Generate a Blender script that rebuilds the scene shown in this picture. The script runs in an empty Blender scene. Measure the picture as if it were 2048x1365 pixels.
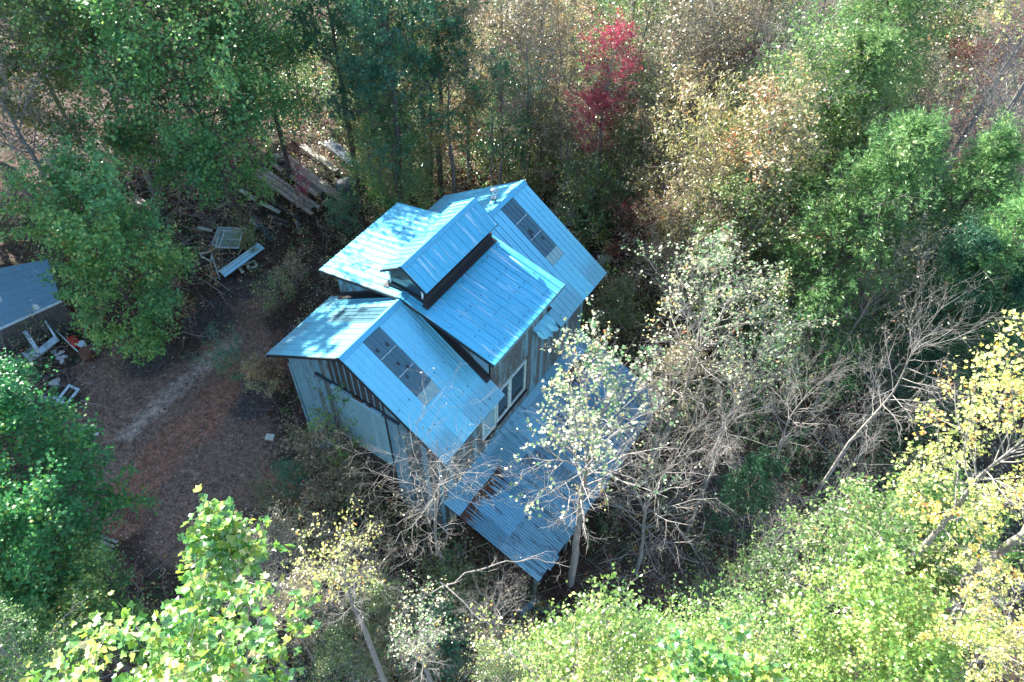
import bpy, math, random
import numpy as np
from mathutils import Matrix, Vector

# ------------------------------------------------------------------ camera, sky, sun, exposure
S = bpy.context.scene
CAM = np.array([14.6274, -11.1938, 32.3066])
RT = np.array([0.82939, 0.55847, 0.01485]); UP = np.array([-0.43961, 0.63602, 0.63421]); FW = np.array([-0.34474, 0.53254, -0.77302])
FPX = 1575.5
cd = bpy.data.cameras.new('camera'); cam = bpy.data.objects.new('camera', cd); S.collection.objects.link(cam)
cd.sensor_width = 36; cd.lens = FPX / 2048 * 36; cd.clip_start = .1; cd.clip_end = 3000
cam.matrix_world = Matrix(((RT[0], UP[0], -FW[0], CAM[0]), (RT[1], UP[1], -FW[1], CAM[1]), (RT[2], UP[2], -FW[2], CAM[2]), (0, 0, 0, 1)))
S.camera = cam
SUN_EL = 30.0
SD = np.array([-.985, .15]); SD = SD / np.linalg.norm(SD)
SD3 = np.array([SD[0] * math.cos(math.radians(SUN_EL)), SD[1] * math.cos(math.radians(SUN_EL)), math.sin(math.radians(SUN_EL))])
W = bpy.data.worlds.new('World'); S.world = W; W.use_nodes = True
nt = W.node_tree; bg = nt.nodes['Background']; sk = nt.nodes.new('ShaderNodeTexSky'); sk.sky_type = 'NISHITA'; sk.sun_disc = False
sk.sun_elevation = math.radians(SUN_EL); sk.sun_rotation = math.atan2(SD[0], SD[1]); sk.air_density = 1.0; sk.dust_density = .6; sk.ozone_density = 1.5
nt.links.new(sk.outputs[0], bg.inputs[0]); bg.inputs[1].default_value = .115
sl = bpy.data.lights.new('sun', 'SUN'); sl.energy = 5.0; sl.angle = math.radians(.55); sl.color = (1, .95, .86)
so = bpy.data.objects.new('sun', sl); S.collection.objects.link(so)
so.rotation_euler = Vector(SD3).to_track_quat('Z', 'Y').to_euler()
S.view_settings.view_transform = 'Standard'; S.view_settings.look = 'None'; S.view_settings.gamma = 1; S.view_settings.exposure = 2.38
S.cycles.max_bounces = 5; S.cycles.diffuse_bounces = 3; S.cycles.glossy_bounces = 2; S.cycles.transmission_bounces = 3; S.cycles.transparent_max_bounces = 4
S.cycles.use_denoising = True
COL = S.collection
rng = np.random.default_rng(7)
PI = math.pi

def ray(x, y): return FW + RT * (x - 1024) / FPX - UP * (y - 682.5) / FPX
def unz(x, y, z):
    d = ray(x, y); t = (z - CAM[2]) / d[2]; return CAM + d * t
def sstep(a, b, x):
    t = np.clip((x - a) / (b - a), 0, 1); return t * t * (3 - 2 * t)
def hgt(x, y):
    x = np.asarray(x, float); y = np.asarray(y, float)
    h = -1.7 * sstep(3.6, 8.2, x) - 2.2 * sstep(9, 26, x) * np.clip((40 - y) / 40, .2, 1)
    n = .05 * np.sin(x * 1.3 + y * .7) + .05 * np.sin(y * 1.7 - x * .4) + .03 * np.sin(x * 3.1) * np.sin(y * 2.7)
    out = np.clip((np.hypot(x - 1, y - 5) - 9) / 6, 0, 1)
    far = np.clip((np.hypot(x, y) - 60) / 200, 0, 1)
    return h * (1 - far) + n * (.3 + out) + .25 * out * np.sin(x * .23 + 1) * np.sin(y * .19) - far * 6 - .03
def gnd(px, py, it=4):
    z = 0.
    for _ in range(it):
        p = unz(px, py, z); z = float(hgt(p[0], p[1]))
    return np.array([p[0], p[1], z])

# ------------------------------------------------------------------ object helpers
def empty(name, loc=(0, 0, 0), rz=0, label=None, cat=None, group=None):
    o = bpy.data.objects.new(name, None); COL.objects.link(o); o.location = loc; o.rotation_euler = (0, 0, rz); o.empty_display_size = .3
    return tag(o, label, cat, group)
def tag(o, label=None, cat=None, group=None, kind=None):
    if label: o['label'] = label
    if cat: o['category'] = cat
    if group: o['group'] = group
    if kind: o['kind'] = kind
    return o
def link(name, me, parent=None, mat=None, loc=None):
    o = bpy.data.objects.new(name, me); COL.objects.link(o)
    if parent is not None: o.parent = parent
    if mat is not None and len(me.materials) == 0: me.materials.append(mat)
    if loc is not None: o.location = loc
    return o
def pmesh(name, V, F, mat=None, smooth=False):
    me = bpy.data.meshes.new(name); me.from_pydata([tuple(map(float, v)) for v in V], [], [tuple(int(i) for i in f) for f in F]); me.update()
    if mat: me.materials.append(mat)
    if smooth: me.shade_smooth()
    return me
def npmesh(name, V, loops, starts, totals, mat=None, rnd=None, smooth=False):
    me = bpy.data.meshes.new(name); V = np.asarray(V, np.float32)
    me.vertices.add(len(V)); me.vertices.foreach_set('co', V.ravel())
    me.loops.add(len(loops)); me.loops.foreach_set('vertex_index', np.asarray(loops, np.int32))
    me.polygons.add(len(starts)); me.polygons.foreach_set('loop_start', np.asarray(starts, np.int32))
    if smooth: me.polygons.foreach_set('use_smooth', np.ones(len(starts), bool))
    me.update(calc_edges=True)
    if rnd is not None:
        a = me.attributes.new('rnd', 'FLOAT', 'FACE'); a.data.foreach_set('value', np.asarray(rnd, np.float32))
    if mat: me.materials.append(mat)
    return me
class MB:
    def __init__(s): s.V = []; s.F = []
    def add(s, V, F):
        n = len(s.V); s.V += [tuple(v) for v in V]; s.F += [tuple(i + n for i in f) for f in F]; return s
    def box(s, c, d, rz=0, M=None):
        x, y, z = [q / 2 for q in d]
        V = [Vector(p) for p in ((-x, -y, -z), (x, -y, -z), (x, y, -z), (-x, y, -z), (-x, -y, z), (x, -y, z), (x, y, z), (-x, y, z))]
        R = M if M is not None else Matrix.Rotation(rz, 3, 'Z')
        return s.add([(R @ v) + Vector(c) for v in V], [(0, 3, 2, 1), (4, 5, 6, 7), (0, 1, 5, 4), (1, 2, 6, 5), (2, 3, 7, 6), (3, 0, 4, 7)])
    def prism(s, poly, off):
        n = len(poly); o = Vector(off); P = [Vector(p) for p in poly]
        return s.add(P + [p + o for p in P], [tuple(range(n))[::-1], tuple(range(n, 2 * n))] + [(i, (i + 1) % n, (i + 1) % n + n, i + n) for i in range(n)])
    def beam(s, a, b, w, h, up=(0, 0, 1)):
        a = Vector(a); b = Vector(b); d = (b - a).normalized(); u = Vector(up); sd = d.cross(u)
        if sd.length < 1e-4: sd = d.cross(Vector((1, 0, 0)))
        sd.normalize(); u = sd.cross(d)
        P = [a + sd * w / 2 * i + u * h / 2 * j for i, j in ((-1, -1), (1, -1), (1, 1), (-1, 1))]
        return s.prism(P, b - a)
    def tube(s, pts, rad, n=8, cap=True):
        pts = [Vector(p) for p in pts]; rad = rad if hasattr(rad, '__len__') else [rad] * len(pts); base = len(s.V)
        for i, p in enumerate(pts):
            d = (pts[min(i + 1, len(pts) - 1)] - pts[max(i - 1, 0)]).normalized()
            a = d.cross(Vector((0, 0, 1)));
            if a.length < 1e-3: a = Vector((1, 0, 0))
            a.normalize(); b = d.cross(a)
            for k in range(n): t = 2 * PI * k / n; s.V.append(tuple(p + (a * math.cos(t) + b * math.sin(t)) * rad[i]))
        for i in range(len(pts) - 1):
            for k in range(n): q = base + i * n; s.F.append((q + k, q + (k + 1) % n, q + n + (k + 1) % n, q + n + k))
        if cap: s.F.append(tuple(base + k for k in range(n))[::-1]); s.F.append(tuple(base + (len(pts) - 1) * n + k for k in range(n)))
        return s
    def obj(s, name, mat, parent=None, smooth=False, bev=0):
        o = link(name, pmesh(name, s.V, s.F, mat, smooth), parent)
        if bev: m = o.modifiers.new('bevel', 'BEVEL'); m.width = bev; m.segments = 1; m.limit_method = 'ANGLE'
        return o

# ------------------------------------------------------------------ materials
def nm(name):
    m = bpy.data.materials.new(name); m.use_nodes = True; t = m.node_tree; return m, t, t.nodes['Principled BSDF']
def nd(t, typ, **kw):
    n = t.nodes.new(typ)
    for k, v in kw.items(): setattr(n, k, v)
    return n
def ramp(t, fac, stops, interp='LINEAR'):
    r = nd(t, 'ShaderNodeValToRGB'); r.color_ramp.interpolation = interp; e = r.color_ramp.elements
    while len(e) > 1: e.remove(e[0])
    e[0].position = stops[0][0]; e[0].color = (*stops[0][1], 1)
    for p, c in stops[1:]: q = e.new(p); q.color = (*c, 1)
    t.links.new(fac, r.inputs[0]); return r.outputs[0]
def noise(t, vec, scale, detail=4, rough=.6, stretch=None, dim='3D'):
    n = nd(t, 'ShaderNodeTexNoise'); n.inputs['Scale'].default_value = scale; n.inputs['Detail'].default_value = detail; n.inputs['Roughness'].default_value = rough
    if stretch:
        mp = nd(t, 'ShaderNodeMapping'); mp.inputs['Scale'].default_value = stretch; t.links.new(vec, mp.inputs[0]); vec = mp.outputs[0]
    t.links.new(vec, n.inputs['Vector']); return n.outputs[0]
def mixc(t, fac, a, b):
    m = nd(t, 'ShaderNodeMix', data_type='RGBA')
    for sck, v in ((m.inputs[0], fac), (m.inputs[6], a), (m.inputs[7], b)):
        if isinstance(v, (int, float)): sck.default_value = v
        elif isinstance(v, tuple): sck.default_value = (*v, 1)
        else: t.links.new(v, sck)
    return m.outputs[2]
def math_(t, op, a, b=None, clamp=False):
    m = nd(t, 'ShaderNodeMath', operation=op, use_clamp=clamp)
    for i, v in enumerate((a, b)):
        if v is None: continue
        if isinstance(v, (int, float)): m.inputs[i].default_value = v
        else: t.links.new(v, m.inputs[i])
    return m.outputs[0]
def bump(t, p, h, strength=.3, dist=.02):
    b = nd(t, 'ShaderNodeBump'); b.inputs['Strength'].default_value = strength; b.inputs['Distance'].default_value = dist
    t.links.new(h, b.inputs['Height']); t.links.new(b.outputs[0], p.inputs['Normal'])
def ocoord(t, rand=True):
    tc = nd(t, 'ShaderNodeTexCoord')
    if not rand: return tc.outputs['Object']
    oi = nd(t, 'ShaderNodeObjectInfo'); vm = nd(t, 'ShaderNodeVectorMath', operation='ADD'); cx = nd(t, 'ShaderNodeCombineXYZ')
    r = math_(t, 'MULTIPLY', oi.outputs['Random'], 37.)
    t.links.new(r, cx.inputs[0]); t.links.new(r, cx.inputs[1]); t.links.new(r, cx.inputs[2])
    t.links.new(tc.outputs['Object'], vm.inputs[0]); t.links.new(cx.outputs[0], vm.inputs[1]); return vm.outputs[0]

def leafmat(name, stops, rough=.42, transl=.35, spec=.5, var=.25):
    m, t, p = nm(name)
    at = nd(t, 'ShaderNodeAttribute', attribute_name='rnd'); c = ramp(t, at.outputs['Fac'], stops)
    oi = nd(t, 'ShaderNodeObjectInfo')
    hs = nd(t, 'ShaderNodeHueSaturation'); t.links.new(c, hs.inputs['Color'])
    t.links.new(math_(t, 'ADD', math_(t, 'MULTIPLY', oi.outputs['Random'], var), 1 - var / 2), hs.inputs['Value'])
    t.links.new(math_(t, 'ADD', math_(t, 'MULTIPLY', oi.outputs['Random'], .02), .49), hs.inputs['Hue'])
    t.links.new(hs.outputs[0], p.inputs['Base Color']); p.inputs['Roughness'].default_value = rough * .8; p.inputs['Specular IOR Level'].default_value = spec * 1.3
    tr = nd(t, 'ShaderNodeBsdfTranslucent'); h2 = nd(t, 'ShaderNodeHueSaturation'); h2.inputs['Saturation'].default_value = 1.1; h2.inputs['Value'].default_value = 1.8; h2.inputs['Hue'].default_value = .49
    t.links.new(hs.outputs[0], h2.inputs['Color']); t.links.new(h2.outputs[0], tr.inputs[0])
    mx = nd(t, 'ShaderNodeMixShader'); mx.inputs[0].default_value = transl
    t.links.new(p.outputs[0], mx.inputs[1]); t.links.new(tr.outputs[0], mx.inputs[2]); t.links.new(mx.outputs[0], t.nodes['Material Output'].inputs[0])
    return m
LM = {
 'green': leafmat('leaf_green', [(0, (.04, .13, .055)), (.45, (.10, .24, .08)), (.75, (.20, .33, .09)), (.93, (.38, .42, .12)), (1, (.30, .12, .04))], .5, .3, .3),
 'maple': leafmat('leaf_maple', [(0, (.03, .13, .055)), (.6, (.055, .21, .075)), (.88, (.11, .29, .07)), (.97, (.25, .24, .03)), (1, (.45, .14, .03))], .5, .35, .3),
 'tulip': leafmat('leaf_tulip', [(0, (.07, .18, .07)), (.3, (.14, .26, .10)), (.5, (.34, .36, .22)), (.7, (.48, .46, .34)), (.85, (.50, .42, .12)), (.94, (.42, .20, .08)), (1, (.25, .10, .05))], .3, .35, .7),
 'tulipgreen': leafmat('leaf_tulip_green', [(0, (.05, .16, .045)), (.35, (.10, .25, .055)), (.6, (.22, .36, .06)), (.78, (.42, .44, .10)), (.88, (.50, .50, .28)), (1, (.40, .14, .05))], .28, .35, .8),
 'yellow': leafmat('leaf_yellow', [(0, (.18, .28, .07)), (.35, (.36, .40, .12)), (.6, (.52, .50, .22)), (.8, (.60, .50, .12)), (.9, (.50, .24, .06)), (1, (.30, .09, .04))], .32, .4, .6),
 'brown': leafmat('leaf_brown', [(0, (.07, .10, .045)), (.4, (.16, .16, .08)), (.65, (.28, .23, .14)), (.84, (.42, .37, .26)), (.92, (.30, .14, .09)), (1, (.36, .07, .07))], .35, .35, .7),
 'dusky': leafmat('leaf_dusky_red', [(0, (.05, .05, .03)), (.4, (.12, .06, .04)), (.7, (.20, .05, .05)), (.9, (.26, .10, .05)), (1, (.12, .16, .05))], .5, .3, .3),
 'red': leafmat('leaf_red', [(0, (.14, .018, .035)), (.5, (.28, .03, .07)), (.8, (.42, .08, .13)), (.92, (.40, .16, .10)), (1, (.12, .16, .04))], .4, .35),
 'orange': leafmat('leaf_orange', [(0, (.08, .12, .04)), (.3, (.18, .20, .06)), (.5, (.34, .30, .13)), (.7, (.52, .46, .28)), (.85, (.44, .22, .07)), (1, (.42, .09, .04))], .34, .35, .7),
 'olive': leafmat('leaf_olive', [(0, (.04, .09, .03)), (.5, (.08, .15, .04)), (.72, (.18, .23, .07)), (.86, (.42, .42, .24)), (.94, (.32, .20, .07)), (1, (.34, .06, .05))], .38, .35),
 'lime': leafmat('leaf_lime', [(0, (.045, .11, .03)), (.5, (.10, .19, .05)), (.75, (.22, .30, .10)), (.9, (.48, .48, .24)), (1, (.40, .12, .06))], .36, .4),
 'bright': leafmat('leaf_lime_sunlit', [(0, (.06, .15, .035)), (.4, (.15, .27, .06)), (.72, (.32, .40, .12)), (.88, (.56, .56, .28)), (1, (.48, .26, .08))], .34, .42, .7),  # lime leaf raised and paled: sunlight on the foreground crowns painted into the colour
 'cedar': leafmat('leaf_cedar', [(0, (.04, .11, .04)), (.5, (.085, .20, .065)), (.8, (.17, .30, .10)), (1, (.32, .40, .15))], .5, .3, .3),
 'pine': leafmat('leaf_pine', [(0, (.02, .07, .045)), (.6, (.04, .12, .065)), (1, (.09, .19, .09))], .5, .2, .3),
 'teal': leafmat('leaf_teal', [(0, (.02, .09, .05)), (.6, (.04, .16, .075)), (.9, (.10, .24, .09)), (1, (.35, .30, .06))], .35, .3),
 'litter': leafmat('leaf_litter', [(0, (.035, .022, .018)), (.4, (.075, .042, .030)), (.7, (.13, .062, .040)), (.9, (.22, .11, .06)), (.97, (.30, .22, .14)), (1, (.10, .14, .04))], .6, .1, .3),
}
def barkmat(name, a, b, sc=6):
    m, t, p = nm(name); v = ocoord(t); n = noise(t, v, sc, 6, .7, (1, 1, .35)); t.links.new(ramp(t, n, [(.3, a), (.7, b)]), p.inputs['Base Color'])
    p.inputs['Roughness'].default_value = .85; bump(t, p, n, .5, .02); return m
BARK = {'grey': barkmat('bark_grey', (.10, .10, .095), (.26, .25, .23)), 'pale': barkmat('bark_pale', (.13, .12, .11), (.31, .29, .265), 5),
        'brown': barkmat('bark_brown', (.05, .04, .035), (.14, .115, .10)), 'twig': barkmat('bark_twig', (.17, .15, .14), (.34, .31, .29), 3)}

# ------------------------------------------------------------------ vegetation generator
def nrm(v): return v / np.maximum(np.linalg.norm(v, axis=-1, keepdims=True), 1e-9)
def grow(st, di, ln, k, wob, trop, r):
    n = len(st); P = np.zeros((n, k + 1, 3)); P[:, 0] = st; d = nrm(di)
    for i in range(k):
        d = nrm(d + wob * r.normal(size=(n, 3)) + np.array([0, 0, trop])); P[:, i + 1] = P[:, i] + d * (ln / k)[:, None]
    return P
def spawn(P, R, L, m, t0, t1, a0, a1, r):
    n, k1, _ = P.shape; k = k1 - 1; pi = np.repeat(np.arange(n), m); N = len(pi)
    t = (np.tile((np.arange(m) + .5) / m, n) + r.uniform(-.4, .4, N) / m) * (t1 - t0) + t0
    s = np.clip((t * k).astype(int), 0, k - 1); f = (t * k - s)[:, None]
    p = P[pi, s] * (1 - f) + P[pi, s + 1] * f; d = nrm(P[pi, s + 1] - P[pi, s])
    q = nrm(np.cross(d, r.normal(size=(N, 3)))); a = r.uniform(a0, a1, N)[:, None]
    return p, d * np.cos(a) + q * np.sin(a), R[pi, s] * (1 - f[:, 0]) + R[pi, s + 1] * f[:, 0], L[pi], t
def tubes(name, sets, mat):
    VV = []; LL = []; off = 0
    for P, R, sd in sets:
        n, k1, _ = P.shape; d = np.zeros_like(P); d[:, :-1] = P[:, 1:] - P[:, :-1]; d[:, -1] = d[:, -2]; d = nrm(d)
        ref = np.where(np.abs(d[..., 2:3]) > .9, np.array([1., 0, 0]), np.array([0, 0, 1.])); a = nrm(np.cross(d, ref)); b = np.cross(d, a)
        th = 2 * PI * np.arange(sd) / sd
        V = P[:, :, None] + (a[:, :, None] * np.cos(th)[:, None] + b[:, :, None] * np.sin(th)[:, None]) * R[:, :, None, None]
        i = (np.arange(n * k1).reshape(n, k1)[:, :-1, None]) * sd; j = np.arange(sd); j2 = (j + 1) % sd
        Q = np.stack([i + j, i + j2, i + sd + j2, i + sd + j], -1).reshape(-1, 4) + off
        VV.append(V.reshape(-1, 3)); LL.append(Q); off += n * k1 * sd
    Q = np.concatenate(LL); return npmesh(name, np.concatenate(VV), Q.ravel(), np.arange(len(Q)) * 4, None, mat, smooth=True)
TPL = {
 'kite': ([(0, 0, 0), (.32, .45, .07), (0, 1, 0), (-.32, .45, .07)], [(0, 1, 2), (0, 2, 3)]),
 'long': ([(0, 0, 0), (.16, .45, .04), (0, 1, -.06), (-.16, .45, .04)], [(0, 1, 2), (0, 2, 3)]),
 'oval': ([(0, 0, 0), (.34, .3, .06), (.28, .75, .04), (0, 1, -.05), (-.28, .75, .04), (-.34, .3, .06)], [(0, 1, 2, 3), (0, 3, 4, 5)]),
 'lobed': ([(0, 0, 0), (.42, .02, .12), (.5, .36, .15), (.26, .48, .07), (.34, .92, -.03), (0, .74, -.06), (-.34, .92, -.03), (-.26, .48, .07), (-.5, .36, .15), (-.42, .02, .12)], [(0, 1, 2, 3, 4, 5), (0, 5, 6, 7, 8, 9)]),
 'maple': ([(0, 0, 0), (.45, .05, .05), (.3, .3, .03), (.6, .62, .1), (.2, .6, .03), (0, 1, -.05), (-.2, .6, .03), (-.6, .62, .1), (-.3, .3, .03), (-.45, .05, .05)], [(0, 1, 2, 3, 4, 5), (0, 5, 6, 7, 8, 9)]),
 'spray': ([(0, 0, 0), (.10, .5, .0), (0, 1, .05), (-.10, .5, 0), (.5, .75, .05), (.32, .5, -.04), (-.5, .75, .05), (-.32, .5, -.04)], [(0, 1, 2, 3), (0, 5, 4), (0, 6, 7)]),
 'tuft': ([(0, 0, 0), (.05, .5, 0), (0, 1, 0), (-.05, .5, 0), (.75, .65, .1), (.4, .28, 0), (-.75, .65, .1), (-.4, .28, 0), (.3, .3, .8), (-.3, .35, .75)], [(0, 1, 2, 3), (0, 5, 4), (0, 6, 7), (0, 8, 9)]),
}
def leafmesh(name, P, N, size, tpl, mat, r, rnd=None, droop=0., fwd=None):
    V, F = TPL[tpl]; V = np.array(V); n = len(P)
    a = nrm(np.cross(N, r.normal(size=(n, 3)))) if fwd is None else nrm(fwd - N * np.sum(fwd * N, -1, keepdims=True))
    a = nrm(a + np.array([0, 0, -droop])); x = nrm(np.cross(a, N)); z = np.cross(x, a)
    X = P[:, None] + (V[None, :, 0, None] * x[:, None] + V[None, :, 1, None] * a[:, None] + V[None, :, 2, None] * z[:, None]) * size[:, None, None]
    k = len(V); loops = []; st = []; c = 0
    for f in F: loops += list(f); st.append(c); c += len(f)
    LO = (np.array(loops)[None] + (np.arange(n) * k)[:, None]).ravel(); ST = (np.array(st)[None] + (np.arange(n) * c)[:, None]).ravel()
    rnd = r.random(n) if rnd is None else rnd
    return npmesh(name, X.reshape(-1, 3), LO, ST, None, mat, np.repeat(rnd, len(F)))

def mktree(seed, H, cb, R, prof, nl=22, m2=7, m3=6, nleaf=8, lsize=.17, tpl='kite', elow=.25, ehigh=1.0, r0=None, mat='green', bark='grey',
           leafmin=0., scat=.22, up=.6, droop=.1, k2len=.5, k3len=.42, wob=.16, trop=.05, twig=True, upright=False, twr=.011):
    r = np.random.default_rng(seed); r0 = r0 or .012 * H + .04
    TP = grow(np.zeros((1, 3)), np.array([[0, 0, 1.]]), np.array([H]), 12, .05, .05, r); TP[0, :, :2] -= TP[0, -2, :2] * np.linspace(0, 1.09, 13)[:, None]; TP[0, :, 2] *= H / TP[0, -1, 2]
    TR = (r0 * (1 - np.linspace(0, 1, 13) * .9))[None]
    t = np.clip((cb + (H * .98 - cb) * ((np.arange(nl) + r.uniform(.1, .9, nl)) / nl) ** .9) / H, 0, .985)
    s = (t * 12).astype(int); f = (t * 12 - s)[:, None]; p = TP[0, s] * (1 - f) + TP[0, np.minimum(s + 1, 12)] * f
    u = (t * H - cb) / (H - cb); az = np.arange(nl) * 2.4 + r.uniform(-.5, .5, nl); el = elow + (ehigh - elow) * u + r.normal(size=nl) * .12
    d = np.stack([np.cos(az) * np.cos(el), np.sin(az) * np.cos(el), np.sin(el)], -1)
    ln = R * np.array([prof(q) for q in u]) * r.uniform(.75, 1.12, nl) / np.clip(np.cos(el), .45, 1)
    lr = np.minimum(TR[0, s] * .5, .008 + ln * .011)
    P1 = grow(p, d, ln, 6, wob, trop, r); R1 = lr[:, None] * np.linspace(1, .25, 7)[None]
    p2, d2, r2, l2, t2 = spawn(P1, R1, ln, m2, .2, 1, .45, 1.0, r); ln2 = l2 * k2len * (1.15 - .6 * t2) * r.uniform(.7, 1.2, len(t2)) + .15
    P2 = grow(p2, d2, ln2, 4, wob * 1.2, trop, r); R2 = np.minimum(r2 * .65, .004 + ln2 * .012)[:, None] * np.linspace(1, .35, 5)[None]
    p3, d3, r3, l3, t3 = spawn(P2, R2, ln2, m3, .15, 1, .35, .95, r); ln3 = l3 * k3len * r.uniform(.6, 1.3, len(t3)) + .12
    P3 = grow(p3, d3, ln3, 3, wob * 1.4, trop, r); R3 = np.clip(r3 * .6, twr * .55, twr)[:, None] * np.linspace(1, .45, 4)[None]
    ext = np.array([[[0, 0, -(1.1 * H if H > 4 else .6)], [0, 0, 0.]]]); trunk = tubes('trunk', [(TP, TR, 9), (ext, np.array([[r0 * 1.35, r0]]), 9)], BARK[bark])
    bb = BARK['twig'] if bark in ('pale', 'grey') else BARK[bark]
    br = tubes('branches', [(P1, R1, 5), (P2, R2, 4)] + ([(P3, R3, 3)] if twig else []), bb if bark != 'pale' else BARK['pale'])
    out = dict(trunk=trunk, branches=br, zc=(cb + H) / 2, R=R, H=H)
    if nleaf > 0:
        n = len(P3); k = r.poisson(nleaf, n) if nleaf >= 1 else (r.random(n) < nleaf).astype(int)
        keep = (P3[:, -1, 2] / H) > (leafmin + .12 * r.normal(size=n)); k = k * keep
        i = np.repeat(np.arange(n), k); N = len(i); q = r.uniform(.25, 1.15, N); ss = np.clip((q * 3).astype(int), 0, 2); f = (q * 3 - ss)[:, None]
        LP = P3[i, ss] * (1 - f) + P3[i, ss + 1] * f + r.normal(size=(N, 3)) * scat * .6
        outw = nrm(LP - np.array([0, 0, cb + .35 * (H - cb)])); NN = nrm(np.array([0, 0, up]) + outw * .4 + r.normal(size=(N, 3)) * .62)
        fw = nrm(P3[i, -1] - P3[i, 0] + r.normal(size=(N, 3)) * .35) if tpl in ('spray', 'tuft') else None
        cl = np.clip(np.repeat(r.random(nl)[:, None], m2, 1).ravel().repeat(m3)[i] * .35 + r.random(N) * .65, 0, 1)
        out['pts'] = (LP, NN, lsize * r.uniform(.6, 1.2, N), cl)
        out['crown'] = leafmesh('crown', LP, NN, lsize * r.uniform(.6, 1.2, N), tpl, LM[mat], r, cl, droop, fw)
    return out
rnd_ = lambda u: math.sqrt(max(.02, 1 - (1.7 * u - .75) ** 2)) if u < 1.03 else .1
cone = lambda u: max(.10, 1.05 - .95 * u) * (1 + .3 * math.sin(u * 37))
oval = lambda u: .45 + .6 * math.sin(PI * min(1, max(0, u * .85 + .15)))
vase = lambda u: .5 + .55 * u if u < .75 else 1.0 - 1.6 * (u - .75)
PR = {}
PR['oak0'] = mktree(1, 12.5, 3, 5.2, rnd_, 42, 9, 7, 11, .22, 'kite', -.1, 1.05, mat='green', bark='brown', scat=.28)
PR['oak1'] = mktree(2, 11.5, 2.5, 4.6, rnd_, 38, 9, 7, 11, .22, 'kite', .0, 1.1, mat='green', scat=.28)
PR['maple0'] = mktree(3, 14, 3, 4.3, rnd_, 40, 8, 7, 10, .20, 'maple', -.1, 1.05, mat='maple', bark='brown', scat=.26)
PR['tulip0'] = mktree(4, 17, 6, 3.3, oval, 30, 7, 6, 3.0, .16, 'lobed', .45, 1.15, mat='tulip', bark='pale', leafmin=.86, scat=.14, up=.9)
PR['tulip1'] = mktree(5, 16, 5, 3.0, vase, 26, 7, 6, 1.6, .16, 'lobed', .5, 1.2, mat='tulip', bark='pale', leafmin=.80, scat=.14, up=.9)
PR['tulipfull'] = mktree(6, 16, 5, 4.0, rnd_, 34, 7, 5, 5.5, .17, 'lobed', .2, 1.15, mat='yellow', bark='pale', leafmin=.3, scat=.16, up=.9)
PR['bare0'] = mktree(7, 13, 2.5, 3.6, oval, 26, 7, 6, .22, .13, 'kite', .35, 1.1, mat='brown', bark='pale', scat=.05, wob=.2, twr=.009, r0=.13)
PR['bare1'] = mktree(8, 12, 3, 3.4, vase, 20, 7, 6, .1, .13, 'kite', .5, 1.2, mat='brown', bark='pale', scat=.05, wob=.22, twr=.009, r0=.12)
PR['sparse0'] = mktree(9, 14, 3.5, 3.4, oval, 28, 8, 6, 3.2, .21, 'kite', .3, 1.2, mat='brown', bark='grey', leafmin=.1, scat=.2)
PR['sparse1'] = mktree(10, 13, 3, 3.2, rnd_, 30, 8, 7, 3.6, .21, 'kite', .1, 1.1, mat='brown', bark='grey', scat=.2)
PR['cedar0'] = mktree(11, 12, 1, 3.0, cone, 74, 8, 6, 5.4, .185, 'spray', .25, 1.0, mat='cedar', bark='brown', scat=.1, up=.5, twig=False, k2len=.42)
PR['cedar1'] = mktree(12, 11, 1, 3.2, cone, 66, 8, 6, 5.4, .195, 'spray', .15, .9, mat='cedar', bark='brown', scat=.1, up=.5, twig=False, k2len=.45)
PR['pine0'] = mktree(13, 16, 4, 3.8, lambda u: 1.0 - .75 * u, 44, 8, 5, 3.6, .30, 'tuft', .05, .8, mat='pine', bark='brown', scat=.12, up=.6, twig=False)
PR['sweet0'] = mktree(14, 15, 3, 3.4, rnd_, 36, 8, 7, 5.2, .20, 'kite', .1, 1.1, mat='olive', scat=.22)
PR['long0'] = mktree(15, 11, 2, 2.6, oval, 30, 7, 6, 6, .24, 'long', .3, 1.2, mat='red', bark='grey', scat=.16, up=.2, droop=.9)
PR['long1'] = mktree(16, 10, 2, 3.2, rnd_, 30, 8, 6, 5.5, .24, 'long', .2, 1.1, mat='orange', bark='grey', scat=.2, up=.3, droop=.7)
PR['shrub0'] = mktree(17, 2.6, .25, 1.3, rnd_, 18, 6, 5, 5, .12, 'oval', .2, 1.1, r0=.03, mat='olive', bark='grey', scat=.12)
PR['shrub1'] = mktree(18, 2.2, .2, 1.2, rnd_, 14, 5, 5, 2.6, .13, 'kite', .3, 1.2, r0=.025, mat='brown', bark='grey', scat=.12)
PR['shrub2'] = mktree(19, 3.2, .3, 1.2, vase, 14, 5, 4, 6, .18, 'long', .5, 1.2, r0=.03, mat='teal', bark='grey', scat=.10, droop=.5)

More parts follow.
